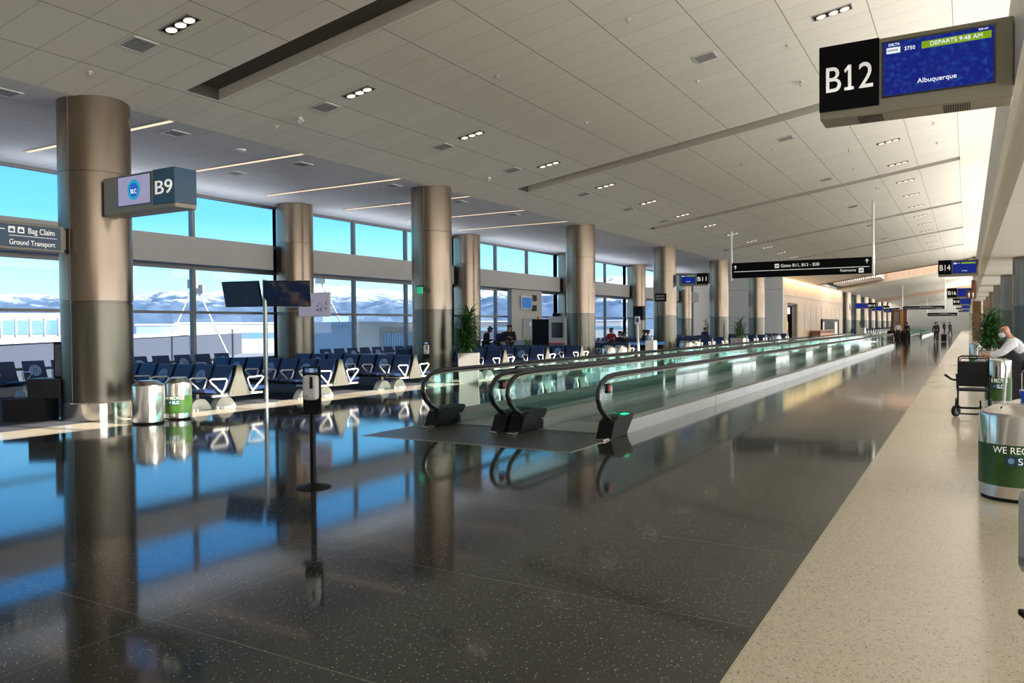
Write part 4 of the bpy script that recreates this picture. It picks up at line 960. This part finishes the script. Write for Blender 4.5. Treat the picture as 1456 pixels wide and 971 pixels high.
b = MB(); b.box(-.03, .12, -6.5, -6.0, 0, 2.1); b.box(-.03, .12, 6.0, 6.5, 0, 2.1); b.box(-.03, .12, -6.5, 6.5, 1.9, 2.2); b.build('frame', 'black', T)
b = MB(); b.box(-.03, .03, -6, -4.5, 0, 1.9); b.box(-.03, .03, 3.5, 6, 0, 1.9); b.build('side_panel', 'white', T); b = MB(); b.box(-.03, .02, -4.5, 3.5, 0, 1.9); b.build('dark_opening', 'black_gloss', T)
T = thing('wood_kiosk', 'tall brown timber kiosk standing in the hall beyond the walkways', 'kiosk', (-6.2, 92.2, 0))
b = MB(); b.bev(-.75, .75, -.5, .5, 0, 3.1, .02); k_ = b.build('timber_body', 'wood_dark', T); b = MB(); b.box(.12, .42, -.52, -.5, .8, 3.0); b.build('amber_panel', 'orange', k_); b = MB(); b.box(-.5, .0, -.52, -.5, .9, 2.9); b.build('grey_panel', 'grey', k_); b = MB(); b.bev(-1.1, 1.1, -1.0, -.5, 0, .9, .04); b.build('plinth', 'black', T)
for i, (x, y) in enumerate(((-8.2, 84), (-5.2, 86))): pass
struct(MB().bev(.44, 1.15, 86.2, 86.9, 0, 7.9, .02).build('wood_pier', 'wood_dark'))  # wood clad pier rising through the low ceiling
# things behind the man
T = thing('help_podium', 'black podium with raised screen behind the bending man', 'podium', (1.0, 19.5, 0))
b = MB(); b.bev(-.42, .42, -.25, .25, 0, 1.22, .02); b.build('cabinet', 'cloth_black', T); b = MB(); b.bev(-.46, .46, -.3, .3, 1.22, 1.27, .01); b.build('podium_top', 'black_gloss', T)
b = MB(); b.tube([(-.26, 0, 1.27), (-.30, 0, 1.42)], .02, 8); b.ball((-.32, -.04, 1.50), .10, 16, (1, .35, 1)); m_ = b.build('round_mirror', 'black', T); b = MB(); b.ball((-.32, -.075, 1.50), .06, 12, (1, .2, 1.2)); b.build('mirror_face', 'white', m_)
T = thing('floor_sign_stand', 'white floor stand with angled post between wheelchair and man', 'stand', (.58, 16.6, 0))
b = MB(); b.bev(-.22, .25, -.2, .2, 0, .05, .02); b.build('base', 'white', T); b = MB(); b.tube([(-.05, 0, .04), (0, 0, .25), (.03, 0, .85), (.0, 0, .95), (-.16, 0, .98)], [.03, .024, .022, .022, .026], 10); b.build('post', 'white', T)
T = thing('suitcase', 'tall dark navy case standing at the right edge behind the bins', 'suitcase', (1.02, 14.4, 0))
b = MB(); b.bev(-.28, .5, -.2, .2, .05, .92, .05); b.build('shell', 'navy_shell', T); b = MB(); b.box(-.30, -.285, -.2, -.18, .1, .88); b.build('edge_trim', 'steel', T); b = MB(); b.cyl(-.15, 0, 0, .06, .03, 8); b.cyl(.3, 0, 0, .06, .03, 8); b.build('wheel', 'black', T)
# ================================================================== WHEELCHAIR
def wheelchair():
    T = thing('wheelchair', 'black airport wheelchair facing the camera, held by the bending man', 'wheelchair', (.10, 16.05, 0))
    w = .235
    b = MB()
    for s in (-1, 1):
        b.tube([(s * w, .12, .12), (s * w, .12, .46), (s * w, .17, 1.0)], .013, 8)
        b.tube([(s * w, -.28, .10), (s * w, -.28, .46), (s * w, .13, .46)], .013, 8)
        b.tube([(s * w, .12, .13), (s * w, -.30, .13)], .013, 8)
    b.tube([(-w, .17, .96), (-w * .96, .16, 1.03), (-w * .8, .15, 1.055), (w * .8, .15, 1.055), (w * .96, .16, 1.03), (w, .17, .96)], .013, 8)
    b.tube([(-w * .9, .12, .96), (-w * .8, .10, 1.02), (w * .8, .10, 1.02), (w * .9, .12, .96)], .010, 8)
    b.build('frame', 'black', T)
    b = MB(); b.bev(-w + .01, w - .01, .125, .165, .52, .97, .012, Matrix.Rotation(-.06, 4, 'X')); b.build('backrest', 'cloth_black', T)
    b = MB(); b.bev(-w + .01, w - .01, -.28, .13, .455, .49, .012); b.build('seat', 'cloth_black', T)
    for s in (-1, 1):
        b = MB(); b.tube([(s * (w + .02), .14, .72), (s * (w + .02), -.22, .72)], .02, 8); b.tube([(s * (w + .02), -.2, .72), (s * (w + .01), -.26, .46)], .012, 8); b.build('armrest', 'black', T)
        b = MB(); M = Matrix.Translation((s * (w + .03), -.22, .10)) @ Matrix.Rotation(-.6, 4, 'Z') @ Matrix.Rotation(PI / 2, 4, 'Y'); b.lathe([(.055, -.022), (.095, -.022), (.10, 0), (.095, .022), (.055, .022)], 24, (0, 0, 0), M); wh = b.build('front_wheel', 'black', T)
        b = MB(); b.lathe([(0, -.026), (.07, -.02), (.07, .02), (0, .026)], 16, (0, 0, 0), M); b.build('hub', 'grey', wh)
        b = MB(); M = Matrix.Translation((s * (w + .03), .26, .15)) @ Matrix.Rotation(PI / 2, 4, 'Y'); b.lathe([(.10, -.018), (.145, -.018), (.15, 0), (.145, .018), (.10, .018)], 28, (0, 0, 0), M); b.lathe([(0, -.012), (.105, -.005), (.105, .005), (0, .012)], 20, (0, 0, 0), M); b.build('rear_wheel', 'rubber', T)
        b = MB(); b.tube([(s * w, .12, .2), (s * (w + .02), .26, .15)], .014, 6); b.build('axle_stay', 'black', T)
    b = MB(); b.tube([(-w, -.28, .2), (-w * .8, -.34, .17), (w * .3, -.34, .17), (w * .5, -.30, .2)], .018, 8); b.tube([(-w, -.28, .12), (-w * .8, -.38, .07), (w * .3, -.38, .07), (w * .45, -.30, .12), (w * .45, -.28, .3)], .014, 8); b.build('footrest', 'black', T)
    b = MB(); b.tube([(-w - .02, .10, .62), (-w - .10, .02, .64), (-w - .20, -.06, .72)], [.018, .018, .022], 8); b.build('brake_lever', 'black', T)
    return T
wheelchair()
# ================================================================== PEOPLE
def skin_mesh(chains, name, m, parent, sub=2):
    """chains: list of (points, radii, links) ; each chain is a connected skeleton"""
    V = []; Ed = []; Rd = []; roots = []
    for pts, edges in chains:
        k = len(V); roots.append(k)
        for p, r in pts: V.append(p); Rd.append(r)
        Ed += [(a + k, b_ + k) for a, b_ in edges]
    me = bpy.data.meshes.new(name); me.from_pydata(V, Ed, []); o = bpy.data.objects.new(name, me); COL.objects.link(o)
    md = o.modifiers.new('s', 'SKIN'); md.use_smooth_shade = True; md.branch_smoothing = .3
    for i, r in enumerate(Rd):
        sv = me.skin_vertices[0].data[i]; sv.radius = r if isinstance(r, tuple) else (r, r); sv.use_root = i in roots
    s2 = o.modifiers.new('d', 'SUBSURF'); s2.levels = sub; s2.render_levels = sub
    dg = bpy.context.evaluated_depsgraph_get(); m2 = bpy.data.meshes.new_from_object(o.evaluated_get(dg)); bpy.data.objects.remove(o)
    m2.materials.clear(); m2.materials.append(MT[m]); m2.name = name
    for p in m2.polygons: p.use_smooth = True
    r = bpy.data.objects.new(name, m2); COL.objects.link(r); r.parent = parent
    return r
def person(label, loc, rz, J, top, legs, hair='hair', skin='skin', mask=False, sleeve=None, vest=None, bald=False, group=None, extras=True):
    """J: joints pelvis chest neck head, sh_l el_l wr_l ha_l ..., hip kn an toe ; local frame faces -Y"""
    T = thing('person', label, 'person', loc, rz, group)
    V = {k: Vector(v) for k, v in J.items()}
    for s, sg in (('l', 1), ('r', -1)):
        V.setdefault('sh_' + s, V['chest'] + Vector((sg * .18, 0, .08))); V.setdefault('hip_' + s, V['pelvis'] + Vector((sg * .09, 0, -.04)))
    up = (V['head'] - V['neck']).normalized()
    names = ['pelvis', 'belly', 'chest', 'neck', 'jaw', 'head', 'crown']; V['belly'] = (V['pelvis'] * .5 + V['chest'] * .5); V['jaw'] = V['neck'] + up * .07; V['crown'] = V['head'] + up * .075
    R_ = {'pelvis': .135, 'belly': .125, 'chest': .135, 'neck': .055, 'jaw': .062, 'head': .098, 'crown': .07}
    E_ = [(0, 1), (1, 2), (2, 3), (3, 4), (4, 5), (5, 6)]
    for s in 'lr':
        a = len(names); names += ['sh_' + s, 'el_' + s, 'wr_' + s, 'ha_' + s]; R_.update({'sh_' + s: .048, 'el_' + s: .042, 'wr_' + s: .028, 'ha_' + s: (.020, .038)}); E_ += [(2, a), (a, a + 1), (a + 1, a + 2), (a + 2, a + 3)]
        a = len(names); names += ['hip_' + s, 'kn_' + s, 'an_' + s, 'to_' + s]; R_.update({'hip_' + s: .088, 'kn_' + s: .056, 'an_' + s: .038, 'to_' + s: .034}); E_ += [(0, a), (a, a + 1), (a + 1, a + 2), (a + 2, a + 3)]
    ch = [([(V[n][:], R_[n]) for n in names], E_)]
    # fingers
    for s, sg in (('l', 1), ('r', -1)):
        h = V['ha_' + s]; d = (h - V['wr_' + s]).normalized(); side = d.cross(Vector((0, 0, 1)));
        if side.length < .2: side = Vector((1, 0, 0))
        side.normalize(); dn = side.cross(d).normalized()
        if dn.z > 0: dn = -dn
        for i, L in enumerate((.062, .074, .069, .054)):
            b0 = h + side * (.027 - .018 * i) - d * .01; p1 = b0 + d * L * .55 + dn * .008; p2 = p1 + d * L * .30 + dn * .024; p3 = p2 + dn * .020
            ch.append(([(b0[:], .010), (p1[:], .009), (p2[:], .0085), (p3[:], .0075)], [(0, 1), (1, 2), (2, 3)]))
        b0 = h - d * .045 + side * .02 * sg; p1 = b0 + side * .035 * sg + d * .02; p2 = p1 + d * .03 + dn * .012
        ch.append(([(b0[:], .012), (p1[:], .0105), (p2[:], .009)], [(0, 1), (1, 2)]))
    # nose, ears, brow on the head
    f = V.get('look', Vector((0, -1, 0))); f = Vector(f) if not isinstance(f, Vector) else f; f = (f - up * f.dot(up)).normalized(); sd_ = up.cross(f)
    hc = V['head']
    ch.append(([((hc + f * .07 + up * .01)[:], .014), ((hc + f * .108 - up * .022)[:], .015), ((hc + f * .09 - up * .035)[:], .014)], [(0, 1), (1, 2)]))
    for q in (-1, 1): ch.append(([((hc + sd_ * q * .088 + up * .018)[:], (.012, .012)), ((hc + sd_ * q * .104 - f * .01)[:], .016), ((hc + sd_ * q * .092 - up * .028)[:], .012)], [(0, 1), (1, 2)]))
    body = skin_mesh(ch, 'body', skin, T)
    if extras:
        b = MB()
        for q in (-1, 1): b.ball(hc + f * .088 + sd_ * q * .034 + up * .012, .013, 8)
        b.build('eye', 'black', body)
        b = MB(); b.ball(hc + f * .088 - up * .058, .02, 8, (1.4, 1, .5)); b.build('mouth', 'redlamp', body)
    # clothes
    tn = ['pelvis', 'belly', 'chest', 'nb']; V['nb'] = V['neck'] * .75 + V['chest'] * .25
    cr = {'pelvis': .15, 'belly': .142, 'chest': .178, 'nb': .078}; ce = [(0, 1), (1, 2), (2, 3)]
    for s in 'lr':
        a = len(tn); w = V['wr_' + s] * .93 + V['el_' + s] * .07; V['w' + s] = w; tn += ['sh_' + s, 'el_' + s, 'w' + s]; cr.update({'sh_' + s: .098, 'el_' + s: .056, 'w' + s: .042}); ce += [(2, a), (a, a + 1), (a + 1, a + 2)]
    skin_mesh([([(V[n][:], cr[n]) for n in tn], ce)], 'shirt' if vest else 'jacket', top, T)
    if vest:
        V['v0'] = V['pelvis'] + Vector((0, 0, -.05)); V['v3'] = V['chest'] + (V['neck'] - V['chest']) * .45
        skin_mesh([([(V['v0'][:], .168), (V['belly'][:], .165), (V['chest'][:], .196), (V['v3'][:], .125), ((V['sh_l'] * .7 + V['chest'] * .3)[:], .10), ((V['sh_r'] * .7 + V['chest'] * .3)[:], .10)], [(0, 1), (1, 2), (2, 3), (2, 4), (2, 5)])], 'vest', vest, T)
    ln = ['pelvis']; lr = {'pelvis': .145}; le = []
    for s in 'lr':
        a = len(ln); ln += ['hip_' + s, 'kn_' + s, 'an_' + s]; lr.update({'hip_' + s: .102, 'kn_' + s: .074, 'an_' + s: .058}); le += [(0, a), (a, a + 1), (a + 1, a + 2)]
    skin_mesh([([(V[n][:], lr[n]) for n in ln], le)], 'trousers', legs, T)
    for s in 'lr':
        d = V['to_' + s] - V['an_' + s]; d.z = 0; d.normalize(); a0 = V['an_' + s]; z0 = a0.z - .085
        skin_mesh([([((a0.x - d.x * .04, a0.y - d.y * .04, z0 + .045), .043), ((a0.x + d.x * .08, a0.y + d.y * .08, z0 + .042), .042), ((a0.x + d.x * .17, a0.y + d.y * .17, z0 + .034), .034)], [(0, 1), (1, 2)])], 'shoe', 'black', T)
    if not bald:
        skin_mesh([([((hc - f * .02 + up * .01)[:], .104), ((hc - f * .025 + up * .05)[:], .084), ((hc - f * .045 - up * .05)[:], .078)], [(0, 1), (0, 2)])], 'hair', hair, T)
    if mask:
        b = MB(); M = Matrix.Identity(4); b.ball(hc + f * .062 - up * .045, .062, 16, (1.05, 1.0, .95)); mk = b.build('face_mask', 'mask', T)
        b = MB(); 
        for q in (-1, 1): b.tube([hc + f * .07 - up * .03 + sd_ * q * .045, hc + sd_ * q * .10 + up * .005], .004, 4)
        b.build('ear_loop', 'mask', mk)
    return T
def stand_pose(**k):
    J = dict(pelvis=(0, 0, .95), chest=(0, -.01, 1.30), neck=(0, 0, 1.50), head=(0, -.03, 1.64),
             el_l=(.24, .03, 1.12), wr_l=(.25, -.05, .88), ha_l=(.25, -.08, .80), el_r=(-.24, .03, 1.12), wr_r=(-.25, -.05, .88), ha_r=(-.25, -.08, .80),
             kn_l=(.10, -.02, .50), an_l=(.10, .03, .085), to_l=(.12, -.12, .04), kn_r=(-.10, -.02, .50), an_r=(-.10, .03, .085), to_r=(-.12, -.12, .04)); J.update(k); return J
def sit_pose(**k):
    J = dict(pelvis=(0, 0, .52), chest=(0, -.04, .88), neck=(0, -.06, 1.08), head=(0, -.10, 1.21),
             el_l=(.25, -.10, .72), wr_l=(.15, -.30, .70), ha_l=(.10, -.37, .70), el_r=(-.25, -.10, .72), wr_r=(-.15, -.30, .70), ha_r=(-.10, -.37, .70),
             kn_l=(.12, -.45, .50), an_l=(.12, -.42, .085), to_l=(.12, -.57, .04), kn_r=(-.12, -.45, .50), an_r=(-.12, -.42, .085), to_r=(-.12, -.57, .04)); J.update(k); return J
# the bending man: local -Y faces world -X
man = stand_pose(pelvis=(0, .13, .95), chest=(0, -.12, 1.25), neck=(0, -.20, 1.41), head=(0, -.27, 1.515),
                 sh_l=(.19, -.14, 1.32), sh_r=(-.19, -.14, 1.32),
                 el_l=(.27, -.30, 1.13), wr_l=(.22, -.50, 1.075), ha_l=(.20, -.585, 1.085), el_r=(-.27, -.30, 1.13), wr_r=(-.2, -.50, 1.085), ha_r=(-.18, -.585, 1.09),
                 hip_l=(.10, .13, .89), hip_r=(-.10, .13, .89), kn_l=(.12, .12, .48), an_l=(.12, .20, .085), to_l=(.12, .02, .04), kn_r=(-.12, .22, .48), an_r=(-.12, .34, .085), to_r=(-.12, .16, .04), look=(0, -1, -.25))
mp_ = person('bald man in white shirt and slate vest, masked, bending with a hand on the wheelchair', (.83, 16.05, 0), -PI / 2, man, 'cloth_white', 'cloth_black', mask=True, vest='cloth_vest', bald=True)
b = MB()
hc = Vector((0, -.27, 1.515))
for q in (-1, 1): b.tube([hc + Vector((q * .035 + .03 * math.cos(a_), -.108 + .004, .018 + .022 * math.sin(a_))) for a_ in [i * PI / 4 for i in range(8)]], .004, 5, True); b.tube([hc + Vector((q * .066, -.10, .02)), hc + Vector((q * .103, .0, .02))], .004, 5)
b.build('glasses', 'black', mp_)
def P(label, loc, rz, J, top, legs='cloth_black', **k): return person(label, loc, rz, J, top, legs, **k)
P('standing person in dark jacket with bowed head, left one of three by the windows', (-18.3, 29.1, 0), 2.4, stand_pose(chest=(0, -.06, 1.22), neck=(0, -.16, 1.40), head=(0, -.24, 1.50), el_l=(.26, -.08, 1.02), wr_l=(.16, -.30, 1.05), ha_l=(.12, -.37, 1.06), el_r=(-.26, -.08, 1.02), wr_r=(-.16, -.30, 1.05), ha_r=(-.12, -.37, 1.06)), 'cloth_black', skin='skin2')
P('person in navy hooded coat leaning far forward, middle of three by the windows', (-17.55, 28.95, 0), 2.9, stand_pose(chest=(0, -.14, 1.20), neck=(0, -.30, 1.30), head=(0, -.42, 1.30), el_l=(.30, -.22, .98), wr_l=(.18, -.42, .96), ha_l=(.14, -.49, .96), el_r=(-.30, -.22, .98), wr_r=(-.18, -.42, .96), ha_r=(-.14, -.49, .96)), 'cloth_navy', skin='skin2')
P('standing man in black jacket facing the camera, right one of three by the windows', (-16.65, 28.4, 0), .35, stand_pose(neck=(0, 0, 1.44), head=(0, -.03, 1.57), el_l=(.25, -.02, 1.06), wr_l=(.10, -.24, 1.16), ha_l=(.04, -.28, 1.22), el_r=(-.26, .0, 1.05), wr_r=(-.30, -.22, .98), ha_r=(-.31, -.30, .97)), 'cloth_black')
P('dark haired person in red top sitting at the striped table', (-17.05, 40.2, 0), .6, sit_pose(pelvis=(0, 0, .70), chest=(0, -.03, 1.06), neck=(0, -.04, 1.26), head=(0, -.08, 1.39), el_l=(.26, -.08, .92), wr_l=(.12, -.32, .92), ha_l=(.05, -.37, .93), el_r=(-.26, -.08, .92), wr_r=(-.12, -.32, .92), ha_r=(-.05, -.37, .93), kn_l=(.12, -.42, .62), kn_r=(-.12, -.42, .62), an_l=(.12, -.36, .2), an_r=(-.12, -.36, .2), to_l=(.12, -.5, .16), to_r=(-.12, -.5, .16)), 'cloth_red')
for i, (lab, x, y, rz, top, dz) in enumerate((('person in dark clothes sitting behind the magenta end of the table', -16.2, 39.4, .5, 'cloth_black', .0), ('person in dark clothes sitting low in front of the striped table', -14.6, 35.9, 2.6, 'cloth_black', -.05), ('person in light blue shirt sitting at the blue end of the table', -14.65, 39.3, 1.9, 'cloth_blue', .08), ('person in dark jacket sitting behind the light blue shirt', -15.25, 40.4, 1.9, 'cloth_black', .08), ('person in dark top sitting below the B11 sign', -16.9, 49.2, .2, 'cloth_black', .1), ('person in dark blue jacket sitting before the white end wall', -17.3, 59.0, .2, 'cloth_navy', .1))):
    P(lab, (x, y, dz if dz > 0 else 0), rz, sit_pose(), top)
walk = stand_pose(kn_l=(.09, -.16, .50), an_l=(.09, -.22, .09), to_l=(.09, -.38, .06), kn_r=(-.09, .02, .50), an_r=(-.09, .28, .12), to_r=(-.09, .16, .05))
for lab, x, y, rz, top in (('tall distant traveller in dark clothes walking in the middle of the hall', -2.35, 78, .2, 'cloth_black'), ('distant traveller beside a case, left of the walking one', -5.0, 84, 2.9, 'cloth_black'), ('distant traveller in pale top near the far walkways', -5.9, 86, .4, 'cloth_white'), ('distant traveller standing between the far walkways and kiosk', -7.2, 96, 1.2, 'cloth_black'), ('distant traveller in dark clothes at the end of the hall, left', -3.7, 128, .4, 'cloth_black'), ('distant traveller in dark clothes at the end of the hall, middle', -3.0, 136, 2.4, 'cloth_black'), ('distant traveller in navy at the end of the hall, right', -2.0, 122, .8, 'cloth_navy')):
    P(lab, (x, y, 0), rz, walk, top, extras=False)
T = thing('suitcase', 'dark rolling case beside the tall distant traveller', 'suitcase', (-1.75, 78.3, 0)); b = MB(); b.bev(-.22, .22, -.14, .14, .06, .68, .04); b.build('shell', 'black', T); b = MB(); b.tube([(-.12, .1, .66), (-.12, .1, 1.0), (.12, .1, 1.0), (.12, .1, .66)], .012, 6); b.build('pull_handle', 'steel', T)
b = MB(); b.cyl(-.15, 0, 0, .07, .03, 8); b.cyl(.15, 0, 0, .07, .03, 8); b.build('wheel', 'black', T)
# ================================================================== OUTSIDE
GZ = -5.0
struct(MB().box(-2500, XF - 1.2, -1200, 3500, GZ - .5, GZ).build('floor', mat('snowy_apron', (.22, .23, .25), .8, 0, .25, .02)))
def mountain():
    m, n, b_ = base_mat('hazy_snowy_mountain'); t = N(n, 'ShaderNodeTexCoord'); s = N(n, 'ShaderNodeSeparateXYZ'); n.links.new(t.outputs['Object'], s.inputs[0])
    z = N(n, 'ShaderNodeTexNoise'); z.inputs['Scale'].default_value = .016; z.inputs['Detail'].default_value = 9; z.inputs['Roughness'].default_value = .66; n.links.new(t.outputs['Object'], z.inputs[0])
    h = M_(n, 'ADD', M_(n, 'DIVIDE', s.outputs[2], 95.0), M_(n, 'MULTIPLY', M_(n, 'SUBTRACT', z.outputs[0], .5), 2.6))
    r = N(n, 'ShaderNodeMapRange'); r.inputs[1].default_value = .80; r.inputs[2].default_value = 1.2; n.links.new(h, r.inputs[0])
    c = mixc(n, z.outputs[0], (.060, .115, .19), (.12, .17, .23)); c = mixc(n, r.outputs[0], c, (.48, .52, .60)); n.links.new(c, b_.inputs['Base Color']); b_.inputs['Roughness'].default_value = .9; b_.inputs['Specular IOR Level'].default_value = .1  # bluish haze of distance mixed into the slope colours
    RIDGE = [(-95, .040), (-70, .040), (-63.4, .041), (-59.6, .044), (-54.3, .045), (-49.9, .050), (-44.7, .057), (-41.5, .055), (-36.7, .047), (-31.6, .060), (-22.9, .070), (-10, .06), (5, .05)]
    def ridge(a):
        for (a0, h0), (a1, h1) in zip(RIDGE, RIDGE[1:]):
            if a0 <= a <= a1: return h0 + (h1 - h0) * (a - a0) / (a1 - a0)
        return .04
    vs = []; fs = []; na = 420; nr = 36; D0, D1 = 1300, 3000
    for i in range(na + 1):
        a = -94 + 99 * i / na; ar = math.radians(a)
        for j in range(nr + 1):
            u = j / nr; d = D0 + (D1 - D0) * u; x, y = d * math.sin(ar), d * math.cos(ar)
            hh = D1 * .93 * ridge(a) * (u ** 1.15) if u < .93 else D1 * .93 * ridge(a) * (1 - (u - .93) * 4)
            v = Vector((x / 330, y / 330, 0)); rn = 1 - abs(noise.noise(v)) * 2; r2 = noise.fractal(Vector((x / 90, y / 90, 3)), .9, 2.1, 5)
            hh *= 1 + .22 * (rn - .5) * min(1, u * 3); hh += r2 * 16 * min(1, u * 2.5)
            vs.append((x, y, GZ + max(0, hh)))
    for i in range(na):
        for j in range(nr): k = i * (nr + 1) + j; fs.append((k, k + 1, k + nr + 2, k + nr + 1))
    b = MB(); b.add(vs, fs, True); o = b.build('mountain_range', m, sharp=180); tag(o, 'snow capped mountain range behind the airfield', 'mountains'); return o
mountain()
MT['wing'] = mat('blue_grey_cladding', (.060, .068, .092), .6, 0, .05, .3)
MT['win_strip'] = mat('distant_window_strip', (.10, .20, .28), .2)
MT['snow'] = mat('white_building', (.30, .32, .34), .7)
MT['bridge'] = mat('pale_bridge_cladding', (.40, .44, .50), .6)
MT['corr'] = mat('blue_corrugated_panel', (.20, .33, .52), .4)
def outbox(name, label, cat, c, rz, parts, grp=None):
    T = thing(name, label, cat, (c[0], c[1], GZ), rz, grp)
    for nm, m_, boxes in parts:
        b = MB()
        for q_ in boxes: b.box(*q_)
        b.build(nm, m_, T)
    return T
# long low wing of the terminal running away from the windows
a0 = math.radians(-63.2); p0 = Vector((80 * math.sin(a0), 80 * math.cos(a0), 0)); dr_ = Vector((math.sin(math.radians(-41.6)), math.cos(math.radians(-41.6)), 0))
ctr = p0 + dr_ * 190; ang = math.atan2(dr_.y, dr_.x)
outbox('terminal_wing', 'long low blue grey building wing seen through the left windows', 'building', (ctr.x, ctr.y), ang, [('wall', 'wing', [(-260, 230, 0, 14, 0, 5.45)]), ('roof_edge', 'sill', [(-260.2, 230.2, -.3, 14, 5.45, 5.62)])])
A2P = lambda az, d: (d * math.sin(math.radians(az)), d * math.cos(math.radians(az)))
x, y = A2P(-61.5, 150)
outbox('glazed_bridge', 'white building with a band of windows beyond the low wing, at the far left', 'building', (x, y), math.radians(61.5), [('wall', 'snow', [(-22, 12, 0, 8, 0, 9.4)]), ('window_band', 'win_strip', [(-21, 11, -.1, 0, 5.9, 8.2)]), ('mullion', 'snow', [(-21 + 2 * k, -20.75 + 2 * k, -.2, 0, 3, 8.6) for k in range(17)])])
for az, d, w, h, lab, m_ in ((-54.6, 200, 9, 7.4, 'pale blue square building beside the leaning mast', 'corr'), (-51.8, 240, 14, 8.0, 'white block behind the foot of the leaning mast', 'snow'), (-48.9, 220, 18, 7.8, 'long white hangar right of the leaning masts', 'snow'), (-45.2, 260, 12, 6.2, 'low white shed seen under the notice board', 'snow'), (-42.9, 285, 9, 11, 'tall pale block beside the notice board', 'corr'), (-34.2, 400, 90, 9, 'distant long grey hall seen right of the tall plant', 'wing'), (-25.5, 420, 70, 9, 'distant white hall behind the boarding kiosk', 'snow')):
    x, y = A2P(az, d)
    outbox('airfield_building', lab, 'building', (x, y), math.radians(-az), [('wall', m_, [(-w / 2, w / 2, 0, 12, 0, h)]), ('roof_edge', 'sill', [(-w / 2 - .3, w / 2 + .3, -.3, 12, h, h + .4)]), ('window_band', 'win_strip', [(-w * .4, w * .4, -.05, 0, h * .5, h * .7)])])
def mast(az0, z0, az1, z1, d, lab, r=.2):
    x0, y0 = A2P(az0, d); x1, y1 = A2P(az1, d); T = thing('leaning_mast', lab, 'mast', (x0, y0, GZ))
    b = MB(); b.tube([(0, 0, 0), (x1 - x0, y1 - y0, z1 - GZ)], [r, r * .7], 8); b.build('pole', 'grey', T)
    b = MB(); b.box(x1 - x0 - 1.2, x1 - x0 + 1.2, y1 - y0 - .2, y1 - y0 + .2, z1 - GZ - .2, z1 - GZ + 1.4); b.build('lamp_head', 'grey', T)
mast(-54.6, GZ, -52.4, 9.0, 150, 'mast leaning right with lamp cluster on top, seen in the left windows')
mast(-49.9, GZ, -52.0, 8.0, 150, 'mast leaning left towards its twin, seen in the left windows')
mast(-41.1, GZ, -43.9, 9.5, 140, 'steel mast leaning behind the notice board')
mast(-22.6, GZ, -21.2, 9.0, 150, 'steel mast leaning beyond the window right of the kiosk')
# boarding bridge just outside
T = thing('boarding_bridge', 'grey boarding bridge with blue corrugated shutter outside the windows', 'boarding bridge', (-25.5, 30.3, GZ))
b = MB(); b.box(-1.6, 2.4, -4.4, 4.2, 4.2, 6.75); b.box(-1.7, 2.5, -4.5, 4.3, 6.75, 6.9); b.build('cabin', 'bridge', T); b = MB(); b.box(2.4, 2.46, -2.6, .3, 4.3, 6.6); b.build('door_surround', 'vent', T)
b = MB()
for i in range(15): b.box(2.46, 2.52, -2.4 + i * .17, -2.28 + i * .17, 4.3, 6.4)
b.box(2.45, 2.48, -2.45, .2, 4.3, 6.4); b.build('corrugated_shutter', 'corr', T)
b = MB(); b.cyl(0, -2, 0, 4.6, .5, 12); b.cyl(0, 2, 0, 4.6, .5, 12); b.build('support', 'sill', T)
T = thing('crew_stair', 'outdoor handrail frame on the apron left of the bridge', 'railing', (-30, 22, GZ)); b = MB(); b.tube([(0, 0, 0), (0, 0, 6.3), (1.5, 2, 6.6), (1.5, 2, 0)], .04, 6); b.build('rail', 'mullion', T)
